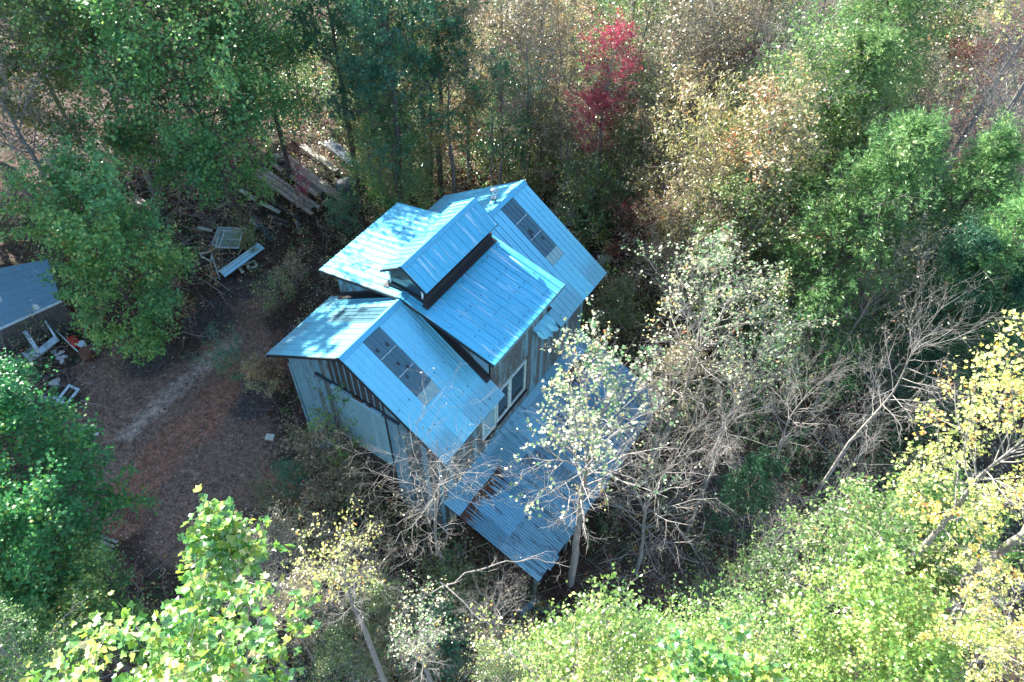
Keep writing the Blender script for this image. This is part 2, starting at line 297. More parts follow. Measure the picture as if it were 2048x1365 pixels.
def plant(kind, x, y, sxy, zc, mat, label, cat='tree', group=None, rz=None, tilt=None, name=None):
    pr = PR[kind]; z0 = float(hgt(x, y))
    root = empty(name or ('shrub' if kind.startswith('shrub') else {'cedar': 'cedar_tree', 'pine': 'pine_tree', 'bare': 'bare_tree', 'tulip': 'tulip_tree', 'maple': 'maple_tree'}.get(kind.rstrip('0123456789').replace('full', ''), 'tree')),
                 (x, y, z0), rng.uniform(0, 6.28) if rz is None else rz, label, cat, group)
    if tilt: root.rotation_euler = (tilt[0], tilt[1], root.rotation_euler[2])
    root.scale = (sxy, sxy, sxy); up_ = (zc - z0) / sxy - pr['zc']
    names = {'trunk': 'trunk' if pr['H'] > 4 else 'stem', 'branches': 'branches', 'crown': 'crown' if pr['H'] > 4 else 'foliage'}
    for k in ('trunk', 'branches', 'crown'):
        if k in pr:
            o = bpy.data.objects.new(names[k], pr[k]); COL.objects.link(o); o.parent = root; o.location.z = up_
            if k == 'crown' and mat:
                o.material_slots[0].link = 'OBJECT'; o.material_slots[0].material = LM[mat]
    return root
def put(kind, px, py, rpx, zc, mat, label, cat='tree', group=None, rz=None, tilt=None, name=None):
    """crown centre at photo pixel (px, py), height zc; rpx = crown radius in pixels"""
    p = unz(px, py, zc); D = float((p - CAM) @ FW); pr = PR[kind]
    sxy = rpx * D / FPX / pr['R'] / (1.2 if px < 600 and py > 330 or py > 720 else .86 if px > 1250 and kind[:5] in ('cedar', 'sweet', 'long1') else 1.0)
    return plant(kind, p[0], p[1], sxy, zc, mat, label, cat, group, rz, tilt, name)

# ------------------------------------------------------------------ ground
def terrain():
    n = 330; u = np.linspace(-1, 1, n)
    def warp(u, c, near): return c + near * u * (1 + 14 * np.abs(u) ** 9)
    X, Y = np.meshgrid(warp(u, -8, 46), warp(u, 14, 46), indexing='ij')
    Z = hgt(X, Y); V = np.stack([X, Y, Z], -1).reshape(-1, 3)
    i = np.arange(n * n).reshape(n, n); Q = np.stack([i[:-1, :-1], i[1:, :-1], i[1:, 1:], i[:-1, 1:]], -1).reshape(-1, 4)
    me = npmesh('ground', V, Q.ravel(), np.arange(len(Q)) * 4, None, None, smooth=True)
    def blob(pts):
        a = np.zeros(len(V))
        for px, py, r in pts:
            g = gnd(px, py); a = np.maximum(a, np.exp(-((V[:, 0] - g[0]) ** 2 + (V[:, 1] - g[1]) ** 2) / r ** 2))
        return a
    def path(pts, r, k=8):
        out = []
        for (x0, y0), (x1, y1) in zip(pts[:-1], pts[1:]): out += [(x0 + (x1 - x0) * t / k, y0 + (y1 - y0) * t / k, r) for t in range(k + 1)]
        return out
    masks = {'yard': blob([(330, 860, 3.4), (440, 900, 3.), (270, 960, 2.6), (400, 780, 2.6), (470, 960, 2.2), (300, 780, 2.4), (480, 690, 2.), (500, 610, 1.8), (240, 740, 2.4), (380, 1050, 2.2), (220, 850, 2.5)]),
             'clay': blob(path([(440, 790), (400, 850), (330, 900), (250, 1000), (240, 1040)], 1.25) + path([(560, 960), (600, 1000)], .9) + path([(430, 700), (480, 740)], .9)),
             'sand': blob(path([(465, 690), (410, 725), (340, 790), (300, 825), (250, 870)], .8)),
             'gravel': blob([(480, 580, 1.5), (420, 640, 2.), (300, 720, 1.8), (500, 800, 1.8), (540, 560, 1.1)])}
    for k, v in masks.items():
        a = me.attributes.new(k, 'FLOAT', 'POINT'); a.data.foreach_set('value', v.astype(np.float32))
    m, t, p = nm('ground_dirt'); tc = nd(t, 'ShaderNodeTexCoord'); v = tc.outputs['Object']
    att = {k: nd(t, 'ShaderNodeAttribute', attribute_name=k).outputs['Fac'] for k in masks}
    big = noise(t, v, .5, 5, .6); fine = noise(t, v, 9, 6, .75); mid = noise(t, v, 2.2, 5, .65)
    def edge(a, lo=.35, hi=.6, n=mid, w=.5):
        s = math_(t, 'ADD', a, math_(t, 'MULTIPLY', math_(t, 'SUBTRACT', n, .5), w)); mr = nd(t, 'ShaderNodeMapRange', interpolation_type='SMOOTHSTEP')
        t.links.new(s, mr.inputs[0]); mr.inputs[1].default_value = lo; mr.inputs[2].default_value = hi; return mr.outputs[0]
    forest = ramp(t, fine, [(.3, (.022, .017, .014)), (.48, (.055, .036, .028)), (.6, (.09, .055, .04)), (.72, (.13, .085, .06))])
    forest = mixc(t, edge(big, .5, .62), forest, ramp(t, fine, [(.35, (.02, .025, .014)), (.7, (.06, .075, .035))]))
    yard = ramp(t, fine, [(.3, (.075, .052, .038)), (.5, (.18, .115, .08)), (.72, (.33, .235, .175))])
    clay = ramp(t, fine, [(.3, (.10, .055, .036)), (.5, (.24, .12, .075)), (.72, (.38, .215, .145))])
    sand = ramp(t, fine, [(.3, (.22, .165, .13)), (.5, (.38, .30, .24)), (.72, (.52, .44, .36))])
    grav = ramp(t, noise(t, v, 22, 3, .8), [(.35, (.028, .024, .022)), (.5, (.07, .06, .055)), (.7, (.17, .15, .14))])
    c = mixc(t, edge(att['yard']), forest, yard); c = mixc(t, edge(att['gravel'], .45, .75), c, grav); c = mixc(t, edge(att['clay'], .3, .75), c, clay); c = mixc(t, edge(att['sand'], .45, 1.2, mid, 1.3), c, sand)
    mot = nd(t, 'ShaderNodeMapRange'); t.links.new(noise(t, v, 3.5, 7, .75), mot.inputs[0]); mot.inputs[1].default_value = .35; mot.inputs[2].default_value = .65; mot.inputs[3].default_value = .5; mot.inputs[4].default_value = 1.5
    vs = nd(t, 'ShaderNodeVectorMath', operation='SCALE'); t.links.new(c, vs.inputs[0]); t.links.new(mot.outputs[0], vs.inputs['Scale'])
    t.links.new(vs.outputs[0], p.inputs['Base Color']); p.inputs['Roughness'].default_value = .95; p.inputs['Specular IOR Level'].default_value = .2
    bump(t, p, fine, .9, .06); me.materials.append(m)
    o = link('ground', me); tag(o, 'bare clay and leaf-strewn forest ground sloping past the barn', kind='structure')
    return me
ground_me = terrain()

BX = (-5.2, 10.3, -.8, 13)
def scatter(n, x0, x1, y0, y1, r, hole=True):
    P = np.stack([r.uniform(x0, x1, n), r.uniform(y0, y1, n)], -1)
    k = ~((P[:, 0] > -3.9) & (P[:, 0] < 3.9) & (P[:, 1] > .4) & (P[:, 1] < 11.4)); return P[k]
r = np.random.default_rng(21)
def yardmask(P):
    m = np.zeros(len(P))
    for px, py, rad in [(330, 860, 3.4), (440, 900, 3.), (270, 960, 2.6), (400, 780, 2.6), (470, 960, 2.2), (300, 780, 2.4), (480, 690, 2.), (500, 610, 1.6), (240, 740, 2.4), (220, 850, 2.5), (380, 1050, 2.2)]:
        g = gnd(px, py); m = np.maximum(m, np.exp(-((P[:, 0] - g[0]) ** 2 + (P[:, 1] - g[1]) ** 2) / rad ** 2))
    return m
P = scatter(75000, -32, 26, -14, 34, r); ym = yardmask(P); P = P[r.random(len(P)) > ym * 1.08]
Z = hgt(P[:, 0], P[:, 1]) + r.uniform(.01, .07, len(P)); N = nrm(np.array([0, 0, 1.]) + r.normal(size=(len(P), 3)) * .45)
o = link('leaf_litter', leafmesh('leaf_litter', np.column_stack([P, Z]), N, r.uniform(.07, .16, len(P)), 'kite', LM['litter'], r)); tag(o, 'dry brown fallen leaves lying on the forest floor', kind='stuff')
P = scatter(2600, -20, 2, -11, 9, r); P = P[yardmask(P) > .3]; Z = hgt(P[:, 0], P[:, 1]) + r.uniform(.01, .04, len(P)); N = nrm(np.array([0, 0, 1.]) + r.normal(size=(len(P), 3)) * .4)
o = link('leaf_litter', leafmesh('leaf_litter', np.column_stack([P, Z]), N, r.uniform(.08, .17, len(P)), 'kite', LM['brown'], r)); tag(o, 'loose fallen leaves strewn over the clay yard', kind='stuff')
# gravel and clods on the yard
P = scatter(16000, -20, 0, -9, 9, r); P = P[(yardmask(P) > .35)]; n = len(P)
ico = np.array([(0, 0, 1), (.9, 0, .1), (.2, .85, 0), (-.7, .5, .15), (-.7, -.5, 0), (.2, -.85, .1)]); fc = [(0, 1, 2), (0, 2, 3), (0, 3, 4), (0, 4, 5), (0, 5, 1)]
sz = r.uniform(.012, .045, n) * (1 + 1.0 * (r.random(n) > .97)); V = ico[None] * sz[:, None, None] * r.uniform(.6, 1.3, (n, 1, 3)); a = r.uniform(0, 6.28, n); ca, sa = np.cos(a)[:, None], np.sin(a)[:, None]
V = np.stack([V[..., 0] * ca - V[..., 1] * sa, V[..., 0] * sa + V[..., 1] * ca, V[..., 2]], -1) + np.column_stack([P, hgt(P[:, 0], P[:, 1]) + .008])[:, None]
LO = (np.array(fc).ravel()[None] + (np.arange(n) * 6)[:, None]).ravel()
m, t, p = nm('gravel'); at = nd(t, 'ShaderNodeAttribute', attribute_name='rnd'); t.links.new(ramp(t, at.outputs['Fac'], [(0, (.05, .045, .045)), (.7, (.14, .12, .11)), (.97, (.28, .26, .25)), (1, (.5, .5, .5))]), p.inputs['Base Color']); p.inputs['Roughness'].default_value = .9
o = link('gravel', npmesh('gravel', V.reshape(-1, 3), LO, np.arange(n * 5) * 3, None, m, np.repeat(r.random(n), 5))); tag(o, 'small stones and clods on the clay yard', kind='stuff')
# tyre tread ridges pressed into the clay
mb = MB(); g0 = gnd(225, 1020); g1 = gnd(275, 1035); d = (g1 - g0); d[2] = 0; d /= np.linalg.norm(d); q = np.array([-d[1], d[0], 0])
for k in range(9):
    c = g0 + d * .17 * k
    for s in (-1, 1): mb.beam(c + q * s * .05 + (0, 0, .03), c + q * s * .27 + d * .12 + (0, 0, .03), .05, .05)
mc, t, p = nm('clay_ridge'); t.links.new(ramp(t, noise(t, ocoord(t), 14), [(.3, (.11, .055, .04)), (.7, (.2, .11, .08))]), p.inputs['Base Color']); p.inputs['Roughness'].default_value = .95
o = mb.obj('tread_ridges', mc); tag(o, 'tyre tread ridges pressed into the red clay', kind='stuff')
# undergrowth: low leafy tufts over the forest floor
def tufts(name, label, n, area, mat, tpl, ls, hmax, per, seed, test=None, ymin=.25):
    r = np.random.default_rng(seed); C = scatter(n, *area, r); C = C[yardmask(C) < ymin * r.uniform(.4, 1.6, len(C))]
    if test is not None: C = C[test(C)]
    bl = np.sin(C[:, 0] * .5 + seed) + np.sin(C[:, 1] * .45 + seed * 2) + r.normal(size=len(C)) * .6; C = C[bl > -.3]
    i = np.repeat(np.arange(len(C)), r.poisson(per, len(C))); rad = r.uniform(.15, .6, len(C)); hh = r.uniform(.25, 1, len(C)) * hmax
    th = r.uniform(0, 6.28, len(i)); q = np.sqrt(r.random(len(i))); x = C[i, 0] + np.cos(th) * q * rad[i]; y = C[i, 1] + np.sin(th) * q * rad[i]
    z = hgt(x, y) + .05 + hh[i] * np.sqrt(np.clip(1 - q * q, 0, 1)) * r.uniform(.3, 1, len(i))
    P = np.stack([x, y, z], -1); N = nrm(np.array([0, 0, .8]) + r.normal(size=P.shape) * .45); cl = np.clip(r.random(len(C))[i] * .5 + r.random(len(i)) * .5, 0, 1)
    o = link(name, leafmesh(name, P, N, r.uniform(.6, 1.2, len(i)) * ls, tpl, LM[mat], r, cl, .1)); return tag(o, label, kind='stuff')
near = (-30, 24, -14, 30)
def thicket(name, label, n, area, mats, hm, seed, ymin=.2, test=None, ls=.13):
    r = np.random.default_rng(seed); C = scatter(n, *area, r); C = C[yardmask(C) < ymin]
    C = C[~((C[:, 0] > 3.5) & (C[:, 0] < 9) & (C[:, 1] > 0) & (C[:, 1] < 12))]
    if test is not None: C = C[test(C)]
    n = len(C); a = r.uniform(0, 6.28, n); L = r.uniform(.5, 1., n) * hm; S0 = np.column_stack([C, hgt(C[:, 0], C[:, 1])])
    P1 = grow(S0, np.stack([np.cos(a) * .45, np.sin(a) * .45, np.ones(n)], -1), L, 4, .16, .05, r); R1 = np.full((n, 1), .012) * np.linspace(1, .4, 5); p2, d2, r2, l2, t2 = spawn(P1, R1, L, 6, .25, 1, .4, 1.1, r)
    P2 = grow(p2, d2, l2 * r.uniform(.25, .5, len(l2)), 3, .16, .03, r); o = link(name, tubes(name, [(P1, R1, 4), (P2, (r2 * .6)[:, None] * np.linspace(1, .5, 4), 3)], BARK['twig'])); tag(o, label[0], kind='stuff')
    i = np.repeat(np.arange(len(P2)), r.poisson(5, len(P2))); LP = P2[i, r.integers(1, 4, len(i))] + r.normal(size=(len(i), 3)) * .09; N = nrm(np.array([0, 0, .8]) + r.normal(size=LP.shape) * .45)
    own = (np.floor(np.sin(C[i // 6, 0] * .9 + seed) * 1.5 + np.cos(C[i // 6, 1] * .8) * 1.5 + r.normal(size=len(i)) * .3 + 9).astype(int)) % len(mats)
    for k, mt in enumerate(mats):
        q = own == k
        if q.sum() > 10: tag(link(name, leafmesh(name, LP[q], N[q], ls * r.uniform(.6, 1.2, q.sum()), 'kite', LM[mt], r, None, .1)), label[1] % {'brown': 'tan and brown', 'olive': 'olive green', 'dusky': 'dull red', 'lime': 'pale green', 'orange': 'rusty orange', 'teal': 'dark bluish green'}[mt], kind='stuff')
thicket('sapling_thicket', ('thin grey stems of saplings crowding the forest floor', '%s sapling leaves crowding the forest floor near the barn'), 2600, near, ['brown', 'olive', 'lime', 'dusky', 'orange'], 2.2, 41)
thicket('sapling_thicket', ('thin stems of the thicket below the barn front', '%s leaves of the thicket below the barn front'), 700, (-3, 16, -9, 1), ['brown', 'olive', 'orange', 'teal'], 1.8, 42)
tufts('undergrowth', 'low green weeds and saplings on the forest floor', 2600, near, 'olive', 'oval', .13, .7, 16, 5)
tufts('undergrowth', 'brown and rusty dying weeds on the forest floor', 2600, near, 'brown', 'kite', .12, .6, 14, 6)
tufts('undergrowth', 'thick mixed green thicket filling the slope behind the barn', 3400, (-32, 22, 13, 52), 'green', 'kite', .2, 2.2, 26, 8)
tufts('undergrowth', 'rusty brown thicket filling the slope behind the barn', 1500, (-32, 26, 12, 52), 'brown', 'kite', .19, 1.9, 22, 9)
tufts('undergrowth', 'yellow-green thicket on the sunlit slope at upper right', 1500, (-6, 26, 14, 56), 'lime', 'kite', .19, 2.4, 24, 10)
tufts('undergrowth', 'tall olive thicket on the far wooded slope', 1500, (-50, 16, 30, 72), 'olive', 'kite', .26, 3., 24, 11)
tufts('ground_creeper', 'dark red creeper leaves trailing over the forest floor', 420, near, 'dusky', 'kite', .1, .4, 10, 15)
# fallen sticks
r = np.random.default_rng(31); C = scatter(1500, -28, 22, -12, 28, r); C = C[yardmask(C) < .3]; n = len(C)
a = r.uniform(0, 6.28, n); P0 = np.column_stack([C, hgt(C[:, 0], C[:, 1]) + .08]); PP = grow(P0, np.stack([np.cos(a), np.sin(a), r.normal(size=n) * .12], -1), r.uniform(.5, 2.4, n), 4, .12, 0, r)
PP[..., 2] = np.maximum(PP[..., 2], hgt(PP[..., 0], PP[..., 1]) + .03)
o = link('fallen_sticks', tubes('fallen_sticks', [(PP, r.uniform(.008, .028, n)[:, None] * np.linspace(1, .4, 5)[None], 4)], BARK['twig'])); tag(o, 'thin dead sticks scattered on the forest floor', kind='stuff')

# ------------------------------------------------------------------ barn materials
def metalmat(name, base, worn, wornamt=.62, rough=.36, rust=None, metallic=.35, extra=None, streak=(.35, 5, 1), sheetvar=.14):
    m, t, p = nm(name); v = ocoord(t); tc = nd(t, 'ShaderNodeTexCoord')
    n1 = noise(t, v, 1.5, 6, .7, streak); n2 = noise(t, v, 9, 4, .7, (.4, 4, 1))
    f = nd(t, 'ShaderNodeMapRange', interpolation_type='SMOOTHSTEP'); t.links.new(n1, f.inputs[0]); f.inputs[1].default_value = wornamt; f.inputs[2].default_value = wornamt + .10
    g = nd(t, 'ShaderNodeMapRange'); t.links.new(n2, g.inputs[0]); g.inputs[1].default_value = .3; g.inputs[2].default_value = .7; g.inputs[3].default_value = .8; g.inputs[4].default_value = 1.12
    oi = nd(t, 'ShaderNodeObjectInfo'); br = math_(t, 'MULTIPLY', g.outputs[0], math_(t, 'ADD', math_(t, 'MULTIPLY', oi.outputs['Random'], sheetvar), 1 - sheetvar / 2))
    vm = nd(t, 'ShaderNodeVectorMath', operation='SCALE'); vm.inputs[0].default_value = base; t.links.new(br, vm.inputs['Scale'])
    c = mixc(t, f.outputs[0], vm.outputs[0], worn)
    if extra: c = extra(t, tc, v, c, p)
    if isinstance(c, tuple): c = c[0]
    t.links.new(c, p.inputs['Base Color']); p.inputs['Metallic'].default_value = metallic; p.inputs['Roughness'].default_value = rough
    bump(t, p, n2, .15, .004); return m
BLUE = (.09, .44, .61); PALE = (.17, .56, .73)
def rusty_end(t, tc, v, c, p, u0=4.7, ln=.9):
    # scuffed grey weathering that starts near the eave end of each sheet (u runs down the slope)
    s = nd(t, 'ShaderNodeSeparateXYZ'); t.links.new(tc.outputs['Object'], s.inputs[0])
    n = noise(t, v, 3, 5, .7, (.3, 6, 1)); k = math_(t, 'ADD', s.outputs[0], math_(t, 'MULTIPLY', n, 2.2))
    f = nd(t, 'ShaderNodeMapRange', interpolation_type='SMOOTHSTEP'); t.links.new(k, f.inputs[0]); f.inputs[1].default_value = u0 + 1.0; f.inputs[2].default_value = u0 + 1.5
    return mixc(t, math_(t, 'MULTIPLY', f.outputs[0], .7), c, (.16, .36, .46))
def specks(t, tc, v, c, p):
    a = noise(t, v, 3.2, 3, .6, (1.2, 10, 1)); b = noise(t, v, .45, 2, .5); k = math_(t, 'ADD', a, math_(t, 'MULTIPLY', b, .45))
    f = nd(t, 'ShaderNodeMapRange'); t.links.new(k, f.inputs[0]); f.inputs[1].default_value = .99; f.inputs[2].default_value = 1.01; return mixc(t, f.outputs[0], c, (.10, .05, .05))
M_BLUE = metalmat('blue_roof_metal', BLUE, (.42, .62, .72), .55, extra=specks)
M_CAP = metalmat('blue_cap_metal', (.10, .42, .60), (.42, .64, .76), .72)
M_PALE = metalmat('pale_roof_metal', PALE, (.40, .68, .80), .66, extra=lambda t, tc, v, c, p: rusty_end(t, tc, v, c, p, 4.35))
def leanrust(u0, l):
    def f(t, tc, v, c, p):
        s = nd(t, 'ShaderNodeSeparateXYZ'); t.links.new(tc.outputs['Object'], s.inputs[0])
        n = noise(t, v, 1, 2, .5, (.05, 11, .05)); n2 = noise(t, v, 12, 4, .7)
        reach = math_(t, 'ADD', math_(t, 'MULTIPLY', math_(t, 'SUBTRACT', n, .30), l * 6.5), math_(t, 'MULTIPLY', math_(t, 'SUBTRACT', n2, .5), .3))
        g = math_(t, 'SUBTRACT', reach, s.outputs[0])
        f = nd(t, 'ShaderNodeMapRange', interpolation_type='SMOOTHSTEP'); t.links.new(g, f.inputs[0]); f.inputs[1].default_value = -.02; f.inputs[2].default_value = .08
        return mixc(t, f.outputs[0], c, mixc(t, n2, (.028, .016, .014), (.10, .045, .03)))
    return f
M_LEAN = metalmat('galvanised_sheet', (.13, .29, .40), (.07, .12, .17), .50, rough=.45, metallic=.3, streak=(.5, 3, 1), sheetvar=.5)
M_LEANU = metalmat('galvanised_sheet_upper', (.16, .38, .52), (.09, .20, .28), .55, rough=.45, metallic=.3, streak=(.5, 3, 1), sheetvar=.5)
M_LEANR = metalmat('galvanised_sheet_rusty', (.11, .29, .43), (.06, .13, .20), .55, rough=.5, metallic=.25, extra=leanrust(0, .56), streak=(.5, 3, 1), sheetvar=.5)
def flat(name, c, rough=.6, metallic=0, n=None, spec=.5):
    m, t, p = nm(name)
    if n: t.links.new(ramp(t, noise(t, ocoord(t), n, 5, .65), [(.3, tuple(q * .65 for q in c)), (.7, tuple(min(1, q * 1.25) for q in c))]), p.inputs['Base Color'])
    else: p.inputs['Base Color'].default_value = (*c, 1)
    p.inputs['Roughness'].default_value = rough; p.inputs['Metallic'].default_value = metallic; p.inputs['Specular IOR Level'].default_value = spec; return m
M_BLACK = flat('black_flashing', (.014, .016, .02), .7, n=6); M_WHITE = flat('white_paint', (.50, .66, .70), .5, n=5); M_RUST = flat('rusty_steel', (.13, .055, .035), .8, n=8)
M_DKMET = flat('dark_steel', (.07, .09, .11), .5, .5, n=7); M_GLASS = flat('dark_glass', (.025, .04, .05), .06); M_SKYL = metalmat('smoky_skylight', (.05, .13, .17), (.09, .19, .23), .62, rough=.3, metallic=0)
M_SKYP = metalmat('pale_skylight', (.22, .38, .40), (.30, .44, .44), .6, rough=.35, metallic=0); M_DOOR = metalmat('white_door_metal', (.25, .46, .55), (.20, .37, .45), .6, rough=.45, metallic=.1, streak=(1, 1, .3))
M_PATCH = flat('dark_patch', (.012, .02, .03), .6); M_STEEL = flat('stove_steel', (.45, .5, .52), .3, .85, n=4)
m, t, p = nm('weathered_boards'); v = ocoord(t); tc = nd(t, 'ShaderNodeTexCoord')
n1 = noise(t, v, 3.2, 6, .72, (1.4, 1.4, .22)); n2 = noise(t, v, 22, 4, .7, (1, 1, .12)); oi = nd(t, 'ShaderNodeObjectInfo')
w_ = ramp(t, n2, [(.3, (.045, .055, .06)), (.5, (.10, .12, .125)), (.7, (.16, .19, .20))]); pt = ramp(t, n2, [(.3, (.08, .20, .27)), (.7, (.20, .38, .47))])
k = math_(t, 'ADD', n1, math_(t, 'MULTIPLY', math_(t, 'SUBTRACT', oi.outputs['Random'], .5), .34)); f = nd(t, 'ShaderNodeMapRange', interpolation_type='SMOOTHSTEP'); t.links.new(k, f.inputs[0]); f.inputs[1].default_value = .46; f.inputs[2].default_value = .53
t.links.new(mixc(t, f.outputs[0], w_, pt), p.inputs['Base Color']); p.inputs['Roughness'].default_value = .8; bump(t, p, n2, .4, .01); M_BOARD = m
def variant_boards(name, lo, hi):
    m = M_BOARD.copy(); m.name = name
    for q in m.node_tree.nodes:
        if q.type == 'MAP_RANGE': q.inputs[1].default_value = lo; q.inputs[2].default_value = hi
    return m
M_BOARDG = variant_boards('bare_grey_boards', .62, .72); M_BOARDP = variant_boards('painted_boards', .36, .44)

# ------------------------------------------------------------------ barn
a_, H_, E_ = 4.579, 9.95, 6.877; L_ = 12.05
b_, y1_, y2_, h2_, e2_ = 4.374, 3.466, 8.53, 10.02, 9.028
c_, y3_, y4_, hc_, ec_ = 1.109, 3.747, 8.411, 11.479, 10.707
w_2, yf_, yb_ = 3.83, .476, 11.31; tz_, lx_, lz_, ly0_, ly1_ = 2.615, 8.776, .926, .39, 11.648
SM = (H_ - E_) / a_; SR = (h2_ - e2_) / b_; SC = (hc_ - ec_) / c_
barn = empty('barn', (0, 0, 0), 0, 'weathered blue-roofed barn with raised middle roof, cupola and rusty lean-to', 'barn')
_sheet = {}
def sheet_mesh(name, ln, w, pitch, hr, mat, kind='rib', curl=0):
    key = (name, round(ln, 3), round(w, 3), pitch, mat.name)
    if key in _sheet: return _sheet[key]
    pr = []; nr = max(1, round(w / pitch)); ps = w / nr
    if kind == 'rib':
        for i in range(nr):
            y = i * ps
            pr += [(y + .001, 0), (y + .012, hr), (y + .04, hr), (y + .055, 0)] + ([(y + ps * .5, 0), (y + ps * .5 + .012, hr * .25), (y + ps * .5 + .03, 0)] if ps > .2 else [])
        pr += [(w, 0)]
    else:
        for i in range(nr): pr += [(i * ps, 0), (i * ps + ps * .5, hr)]
        pr += [(w, 0)]
    lo = [(w, -.012), (0, -.012)]; P = pr + lo; n = len(P)
    V = [(0, y, z) for y, z in P] + [(ln, y, z) for y, z in P]
    F = [tuple(range(n)), tuple(range(n, 2 * n))[::-1]] + [(i, i + n, (i + 1) % n + n, (i + 1) % n) for i in range(n)]
    me = pmesh(name, V, F, mat); _sheet[key] = me; return me
def frame_mat(side, x0, z0, slope, y):
    # local x runs down the slope, local y along the building, local z out of the roof
    L = math.sqrt(1 + slope * slope); dx = Vector((side / L, 0, -slope / L)); dy = Vector((0, side, 0)); dz = dx.cross(dy)
    return Matrix(((dx.x, dy.x, dz.x, x0), (dx.y, dy.y, dz.y, y), (dx.z, dy.z, dz.z, z0), (0, 0, 0, 1)))
def slope_sheets(name, parent, side, x0, z0, slope, xs0, xs1, ys, pitch, hr, mat, kind='rib', lift=.02, jag=0, r=random.Random(3)):
    """sheets from horizontal offset xs0 to xs1, columns between successive ys"""
    K = math.sqrt(1 + slope * slope)
    for ya, yb in zip(ys[:-1], ys[1:]):
        w = yb - ya - .004; j = r.uniform(-jag, jag); ln = (xs1 - xs0) * K + round(j, 2)
        me = sheet_mesh(name, ln, w, pitch, hr, mat, kind)
        o = bpy.data.objects.new(name, me); COL.objects.link(o); o.parent = parent
        M = frame_mat(side, side * xs0, z0 - slope * xs0, slope, ya if side > 0 else yb); M.translation += (M.col[2].xyz * (lift + r.uniform(0, .003)))
        o.matrix_local = M
def deck(name, side, x0, z0, x1, z1, ya, yb, th, mat, parent):
    mb = MB(); mb.prism([(side * x0, ya, z0), (side * x1, ya, z1), (side * x1, ya, z1 - th), (side * x0, ya, z0 - th)], (0, yb - ya, 0)); return mb.obj(name, mat, parent)
def cols(y0, y1, w=.914):
    n = max(1, round((y1 - y0) / w)); return [y0 + (y1 - y0) * i / n for i in range(n + 1)]
zm = lambda x: H_ - SM * abs(x); zr = lambda x: h2_ - SR * abs(x)
yc0, yc1 = y1_ + .42, y2_ - .42       # cheek walls of the raised part
# main roof, four fields
for side in (1, -1):
    for (ya, yb, sky) in ((0, yc0, (1.10, 2.02) if side > 0 else (2.08, 3.02)), (yc1, L_, (10.02, 10.95) if side > 0 else None)):
        f = deck('roof', side, 0.02, H_ - .03, a_ - .04, E_ - .03, ya + .03, yb - .03, .10, M_BLACK, barn)
        if sky:
            A = cols(ya, sky[0]); B = cols(sky[1], yb)
            slope_sheets('roof_panel', f, side, 0, H_, SM, .02, a_, A, .305, .032, M_PALE, jag=.02); slope_sheets('roof_panel', f, side, 0, H_, SM, .02, a_, B, .305, .032, M_PALE, jag=.02)
            s1 = 2.90 if side > 0 else 3.0; s0 = 2.49 if side > 0 else 2.72
            slope_sheets('roof_panel', f, side, 0, H_, SM, s1, a_, sky, .305, .032, M_PALE, jag=.02)
            q = [.16, .95, 1.72, s0]
            for i in range(3): slope_sheets('skylight_panel', f, side, 0, H_, SM, q[i], q[i + 1] - .01, sky, .23, .03, M_SKYL, lift=.022)
            slope_sheets('skylight_panel', f, side, 0, H_, SM, s0, s1 - .01, sky, .23, .03, M_SKYP, lift=.022)
            if side > 0:   # silver seam lines and small dark patches on the skylight sheets
                mb = MB(); K = math.sqrt(1 + SM * SM)
                for xx in q[1:3]:
                    for i in range(16):
                        y = sky[0] + .04 + i * .054; mb.box((xx, y, zm(xx) + .062), (.035, .035, .012))
                mb.obj('seam_screws', M_WHITE, f)['kind'] = 'stuff'
                rr = random.Random(int(sky[0]))
                for i in range(5):
                    xx = rr.uniform(.5, 2.3); y = rr.uniform(sky[0] + .15, sky[1] - .2); MM = Matrix.Rotation(math.atan(SM), 3, 'Y'); MB().box((xx, y, zm(xx) + .066), (.15, .08, .01), M=MM).obj('dark_patch', M_PATCH, f)
        else: slope_sheets('roof_panel', f, side, 0, H_, SM, .02, a_, cols(ya, yb), .305, .032, M_PALE, jag=.02)
    # raised middle roof
    f = deck('raised_roof', side, 0.02, h2_ - .03, b_ - .03, e2_ - .03, y1_ + .03, y2_ - .03, .10, M_BLACK, barn)
    slope_sheets('roof_panel', f, side, 0, h2_, SR, .02, b_, cols(y1_, y2_, 1.02), .34, .034, M_BLUE)
    # cupola roof
    f = deck('cupola_roof', side, 0.02, hc_ - .02, c_ - .02, ec_ - .02, y3_ + .02, y4_ - .02, .06, M_BLACK, barn)
    slope_sheets('roof_panel', f, side, 0, hc_, SC, .02, c_, cols(y3_, y4_), .305, .03, M_BLUE)
def cap(name, z, slope, w, ya, yb):
    mb = MB(); zz = z + .075
    mb.prism([(-w, ya, zz - slope * w), (0, ya, zz), (w, ya, zz - slope * w), (w, ya, zz - slope * w - .03), (0, ya, zz - .03), (-w, ya, zz - slope * w - .03)], (0, yb - ya, 0)); return mb.obj(name, M_CAP, barn)
cap('ridge_cap', H_, SM, .17, -.02, y1_ - .01); cap('ridge_cap', H_, SM, .17, y2_ + .01, L_ + .02); cap('ridge_cap', h2_, SR, .17, y1_ - .02, y3_ + .2); cap('ridge_cap', hc_, SC, .16, y3_ - .02, y4_ + .02)
# dark rake boards
for (z, s, xx, y, nme) in ((H_, SM, a_, -.03, 0), (H_, SM, a_, L_ + .0, 0), (h2_, SR, b_, y1_ - .03, 0), (h2_, SR, b_, y2_, 0), (hc_, SC, c_, y3_ - .03, 0), (hc_, SC, c_, y4_, 0)):
    for side in (1, -1):
        mb = MB(); mb.prism([(0, y, z - .0), (side * xx, y, z - s * xx), (side * xx, y, z - s * xx - .12), (0, y, z - .12)], (0, .03, 0)); mb.obj('rake_board', M_BLACK if z != h2_ or side < 0 else M_BLACK, barn)
